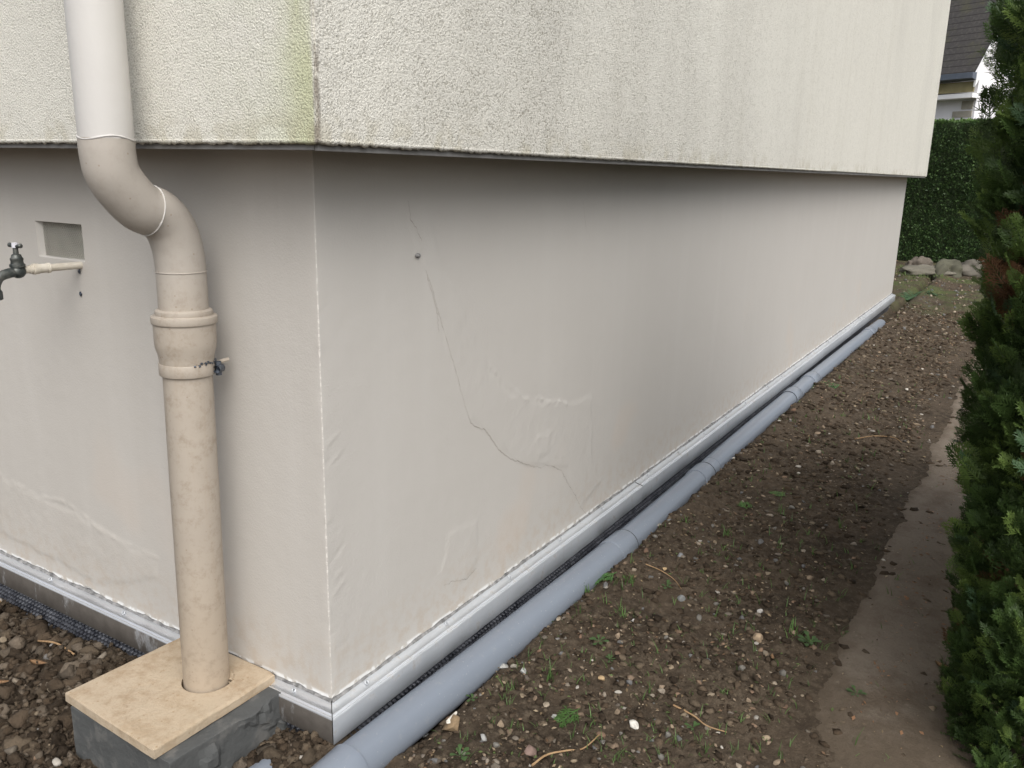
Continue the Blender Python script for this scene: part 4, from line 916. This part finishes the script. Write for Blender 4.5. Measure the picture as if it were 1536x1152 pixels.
# clipped thuja sprigs lying on the soil
for (x_, y_, rot, s, lab, cc) in ((870, 1064, 2.9, .085, 'bright green thuja sprig lying on soil near the bottom middle', (.06, .125, .03)), (925, 868, 2.6, .10, 'green thuja sprig lying among the grass by the pipe', (.08, .18, .05)), (1120, 765, .4, .09, 'thin green sprig lying flat in the middle of the soil', (.09, .18, .05)), (1180, 745, 1.2, .08, 'green sprig lying above the middle grass tufts', (.09, .17, .05)), (1265, 585, 2.2, .22, 'long green sprig lying far back on the soil', (.07, .14, .05)), (1400, 440, 2.8, .6, 'green cut branch lying at the far end by the thujas', (.07, .13, .06))):
    X, Y = gp_(x_, y_); V0, F0 = FINE[0]; V = V0*s*np.array([1, 1, .6]); c, s_ = math.cos(rot), math.sin(rot); V = V@np.array([[c, s_, 0], [-s_, c, 0], [0, 0, 1]]); V = V+np.array([X, Y, 0]); V[:, 2] += np.array([gz(q[0], q[1]) for q in V])*.5+gz(X, Y)*.5+.008
    o = link('green_sprig', npmesh('green_sprig', V, F0, np.tile(np.array([cc]), (len(V), 1))), 'leaf'); tag(o, lab, 'sprig', 'cut thuja sprigs on the ground')
# roots and twigs
def twig(pts, r, lab, name='root', cat='root'):
    P = []
    for q in pts: X, Y = gp_(q[0], q[1]); P.append((X, Y, gz(X, Y)+q[2] if len(q) > 2 else gz(X, Y)+.006))
    P = catmull(P, 6); tag(tube(name, P, np.linspace(r, r*.5, len(P)), 'twig', None, 7), lab, cat)
M['twig'] = simple('dry_root', (.26, .16, .08), (.36, .24, .13), 50, .8).m
twig([(798, 1148), (820, 1132), (850, 1126), (875, 1122), (900, 1100)], .0028, 'curved tan root lying at the bottom of the soil')
twig([(968, 857), (990, 862), (1010, 872), (1022, 885)], .0018, 'thin looping root between grass tuft and dark slate stone')
twig([(1282, 660), (1310, 655), (1340, 658), (1352, 665)], .0028, 'thin dry twig lying back near the path', 'twig', 'twig')
twig([(1010, 1060), (1040, 1075), (1060, 1090), (1090, 1100)], .0025, 'dark twig low in the soil near the bottom edge', 'twig', 'twig')
q = px(60, 905, 2, -.09); P = catmull([(-.05, 1.36, -.088), (-.075, 1.55, -.084), (-.085, 1.22, -.088)], 6); tag(tube('twig', P, .003, 'twig', None, 7), 'pale stick lying on the clods under the side wall at the left edge', 'twig')
P = catmull([(-.14, .93, gz(-.14, .93)+.012), (-.13, .86, gz(-.13, .86)+.02), (-.12, .80, gz(-.12, .80)+.012)], 6); tag(tube('twig', P, .0025, 'twig', None, 7), 'thin stick lying among clods left of the slab', 'twig')
def leaf_obj(X, Y, L, wd, rot, lab, dz=.02):
    bm = bmesh.new(); g = []
    for i in range(9):
        t = i/8; w_ = wd*math.sin(math.pi*t**.8)*.5; row_ = [bm.verts.new((L*(t-.5), s*w_, .12*L*(2*t-1)**2+.25*abs(s)*w_)) for s in (-1, 0, 1)]; g.append(row_)
    for a_, b_ in zip(g[:-1], g[1:]):
        for j in range(2): bm.faces.new((a_[j], b_[j], b_[j+1], a_[j+1]))
    bmesh.ops.solidify(bm, geom=bm.faces[:], thickness=.0006)
    o = bm_obj('dead_leaf', bm, 'deadleaf', None, True); o.location = (X, Y, gz(X, Y)+dz); o.rotation_euler = (.1, .1, rot); tag(o, lab, 'leaf')
q = px(60, 1012, 2, -.10); leaf_obj(q[0], q[1], .050, .018, R(-62), 'pale brown dead leaf lying on the clods left of the slab', .022)
q = px(4, 1028, 2, -.10); leaf_obj(q[0], q[1], .035, .016, R(-40), 'reddish dead leaf at the left edge on the clods', .02)
q = gp_(1158, 992); leaf_obj(q[0], q[1], .035, .012, R(20), 'pale narrow dead leaf on the soil near the path', .008)
q = gp_(1413, 1000); leaf_obj(q[0], q[1], .05, .03, R(50), 'red brown fallen leaf on the path beside the thuja', .012)
# flakes of dry leaf, scale and bark mixed into the soil
n = 9500; P2 = reg_right(n); n = len(P2); P = np.stack([P2[:, 0], P2[:, 1], ground_h(P2[:, 0], P2[:, 1])+.005], -1)
tc = np.array([(.26, .19, .11), (.34, .27, .18), (.16, .10, .06), (.10, .14, .045), (.22, .17, .12)])[rng.integers(0, 5, n)]*rng.uniform(.5, 1.3, (n, 1)); dd = np.stack([rng.normal(0, 1, n), rng.normal(0, 1, n), rng.normal(0, .35, n)], -1)
leaf4 = np.array([(0, 0, 0), (.5, .25, .08), (1, 0, 0), (.5, -.25, .08)])
o = instance('dry_flakes', leaf4, np.array([[0, 1, 2, 3]]), P, basis(dd, rng.normal(0, .4, n))*(rng.uniform(.003, .014, n)*(1+.12*P[:, 0]))[:, None, None], tc, 'leaf'); tag(o, 'dry flakes of leaf and bark mixed into the bare soil', 'leaf litter', None, 'stuff')
# leaf litter under the thujas
n = 700; X = rng.uniform(.75, 6, n); Y = -.98-np.abs(rng.normal(0, .10, n)); P = np.stack([X, Y, ground_h(X, Y)+.006], -1)
tn = np.array([[.20, .11, .06]])*rng.uniform(.5, 1.6, (n, 1)); dd = np.stack([rng.normal(0, 1, n), rng.normal(0, 1, n), rng.normal(0, .15, n)], -1)
o = instance('leaf_litter', leaf, LF, P, basis(dd, rng.normal(0, .3, n))*rng.uniform(.006, .018, n)[:, None, None], tn, 'leaf'); tag(o, 'brown scaly leaf litter fallen along the foot of the thujas', 'leaf litter', None, 'stuff')
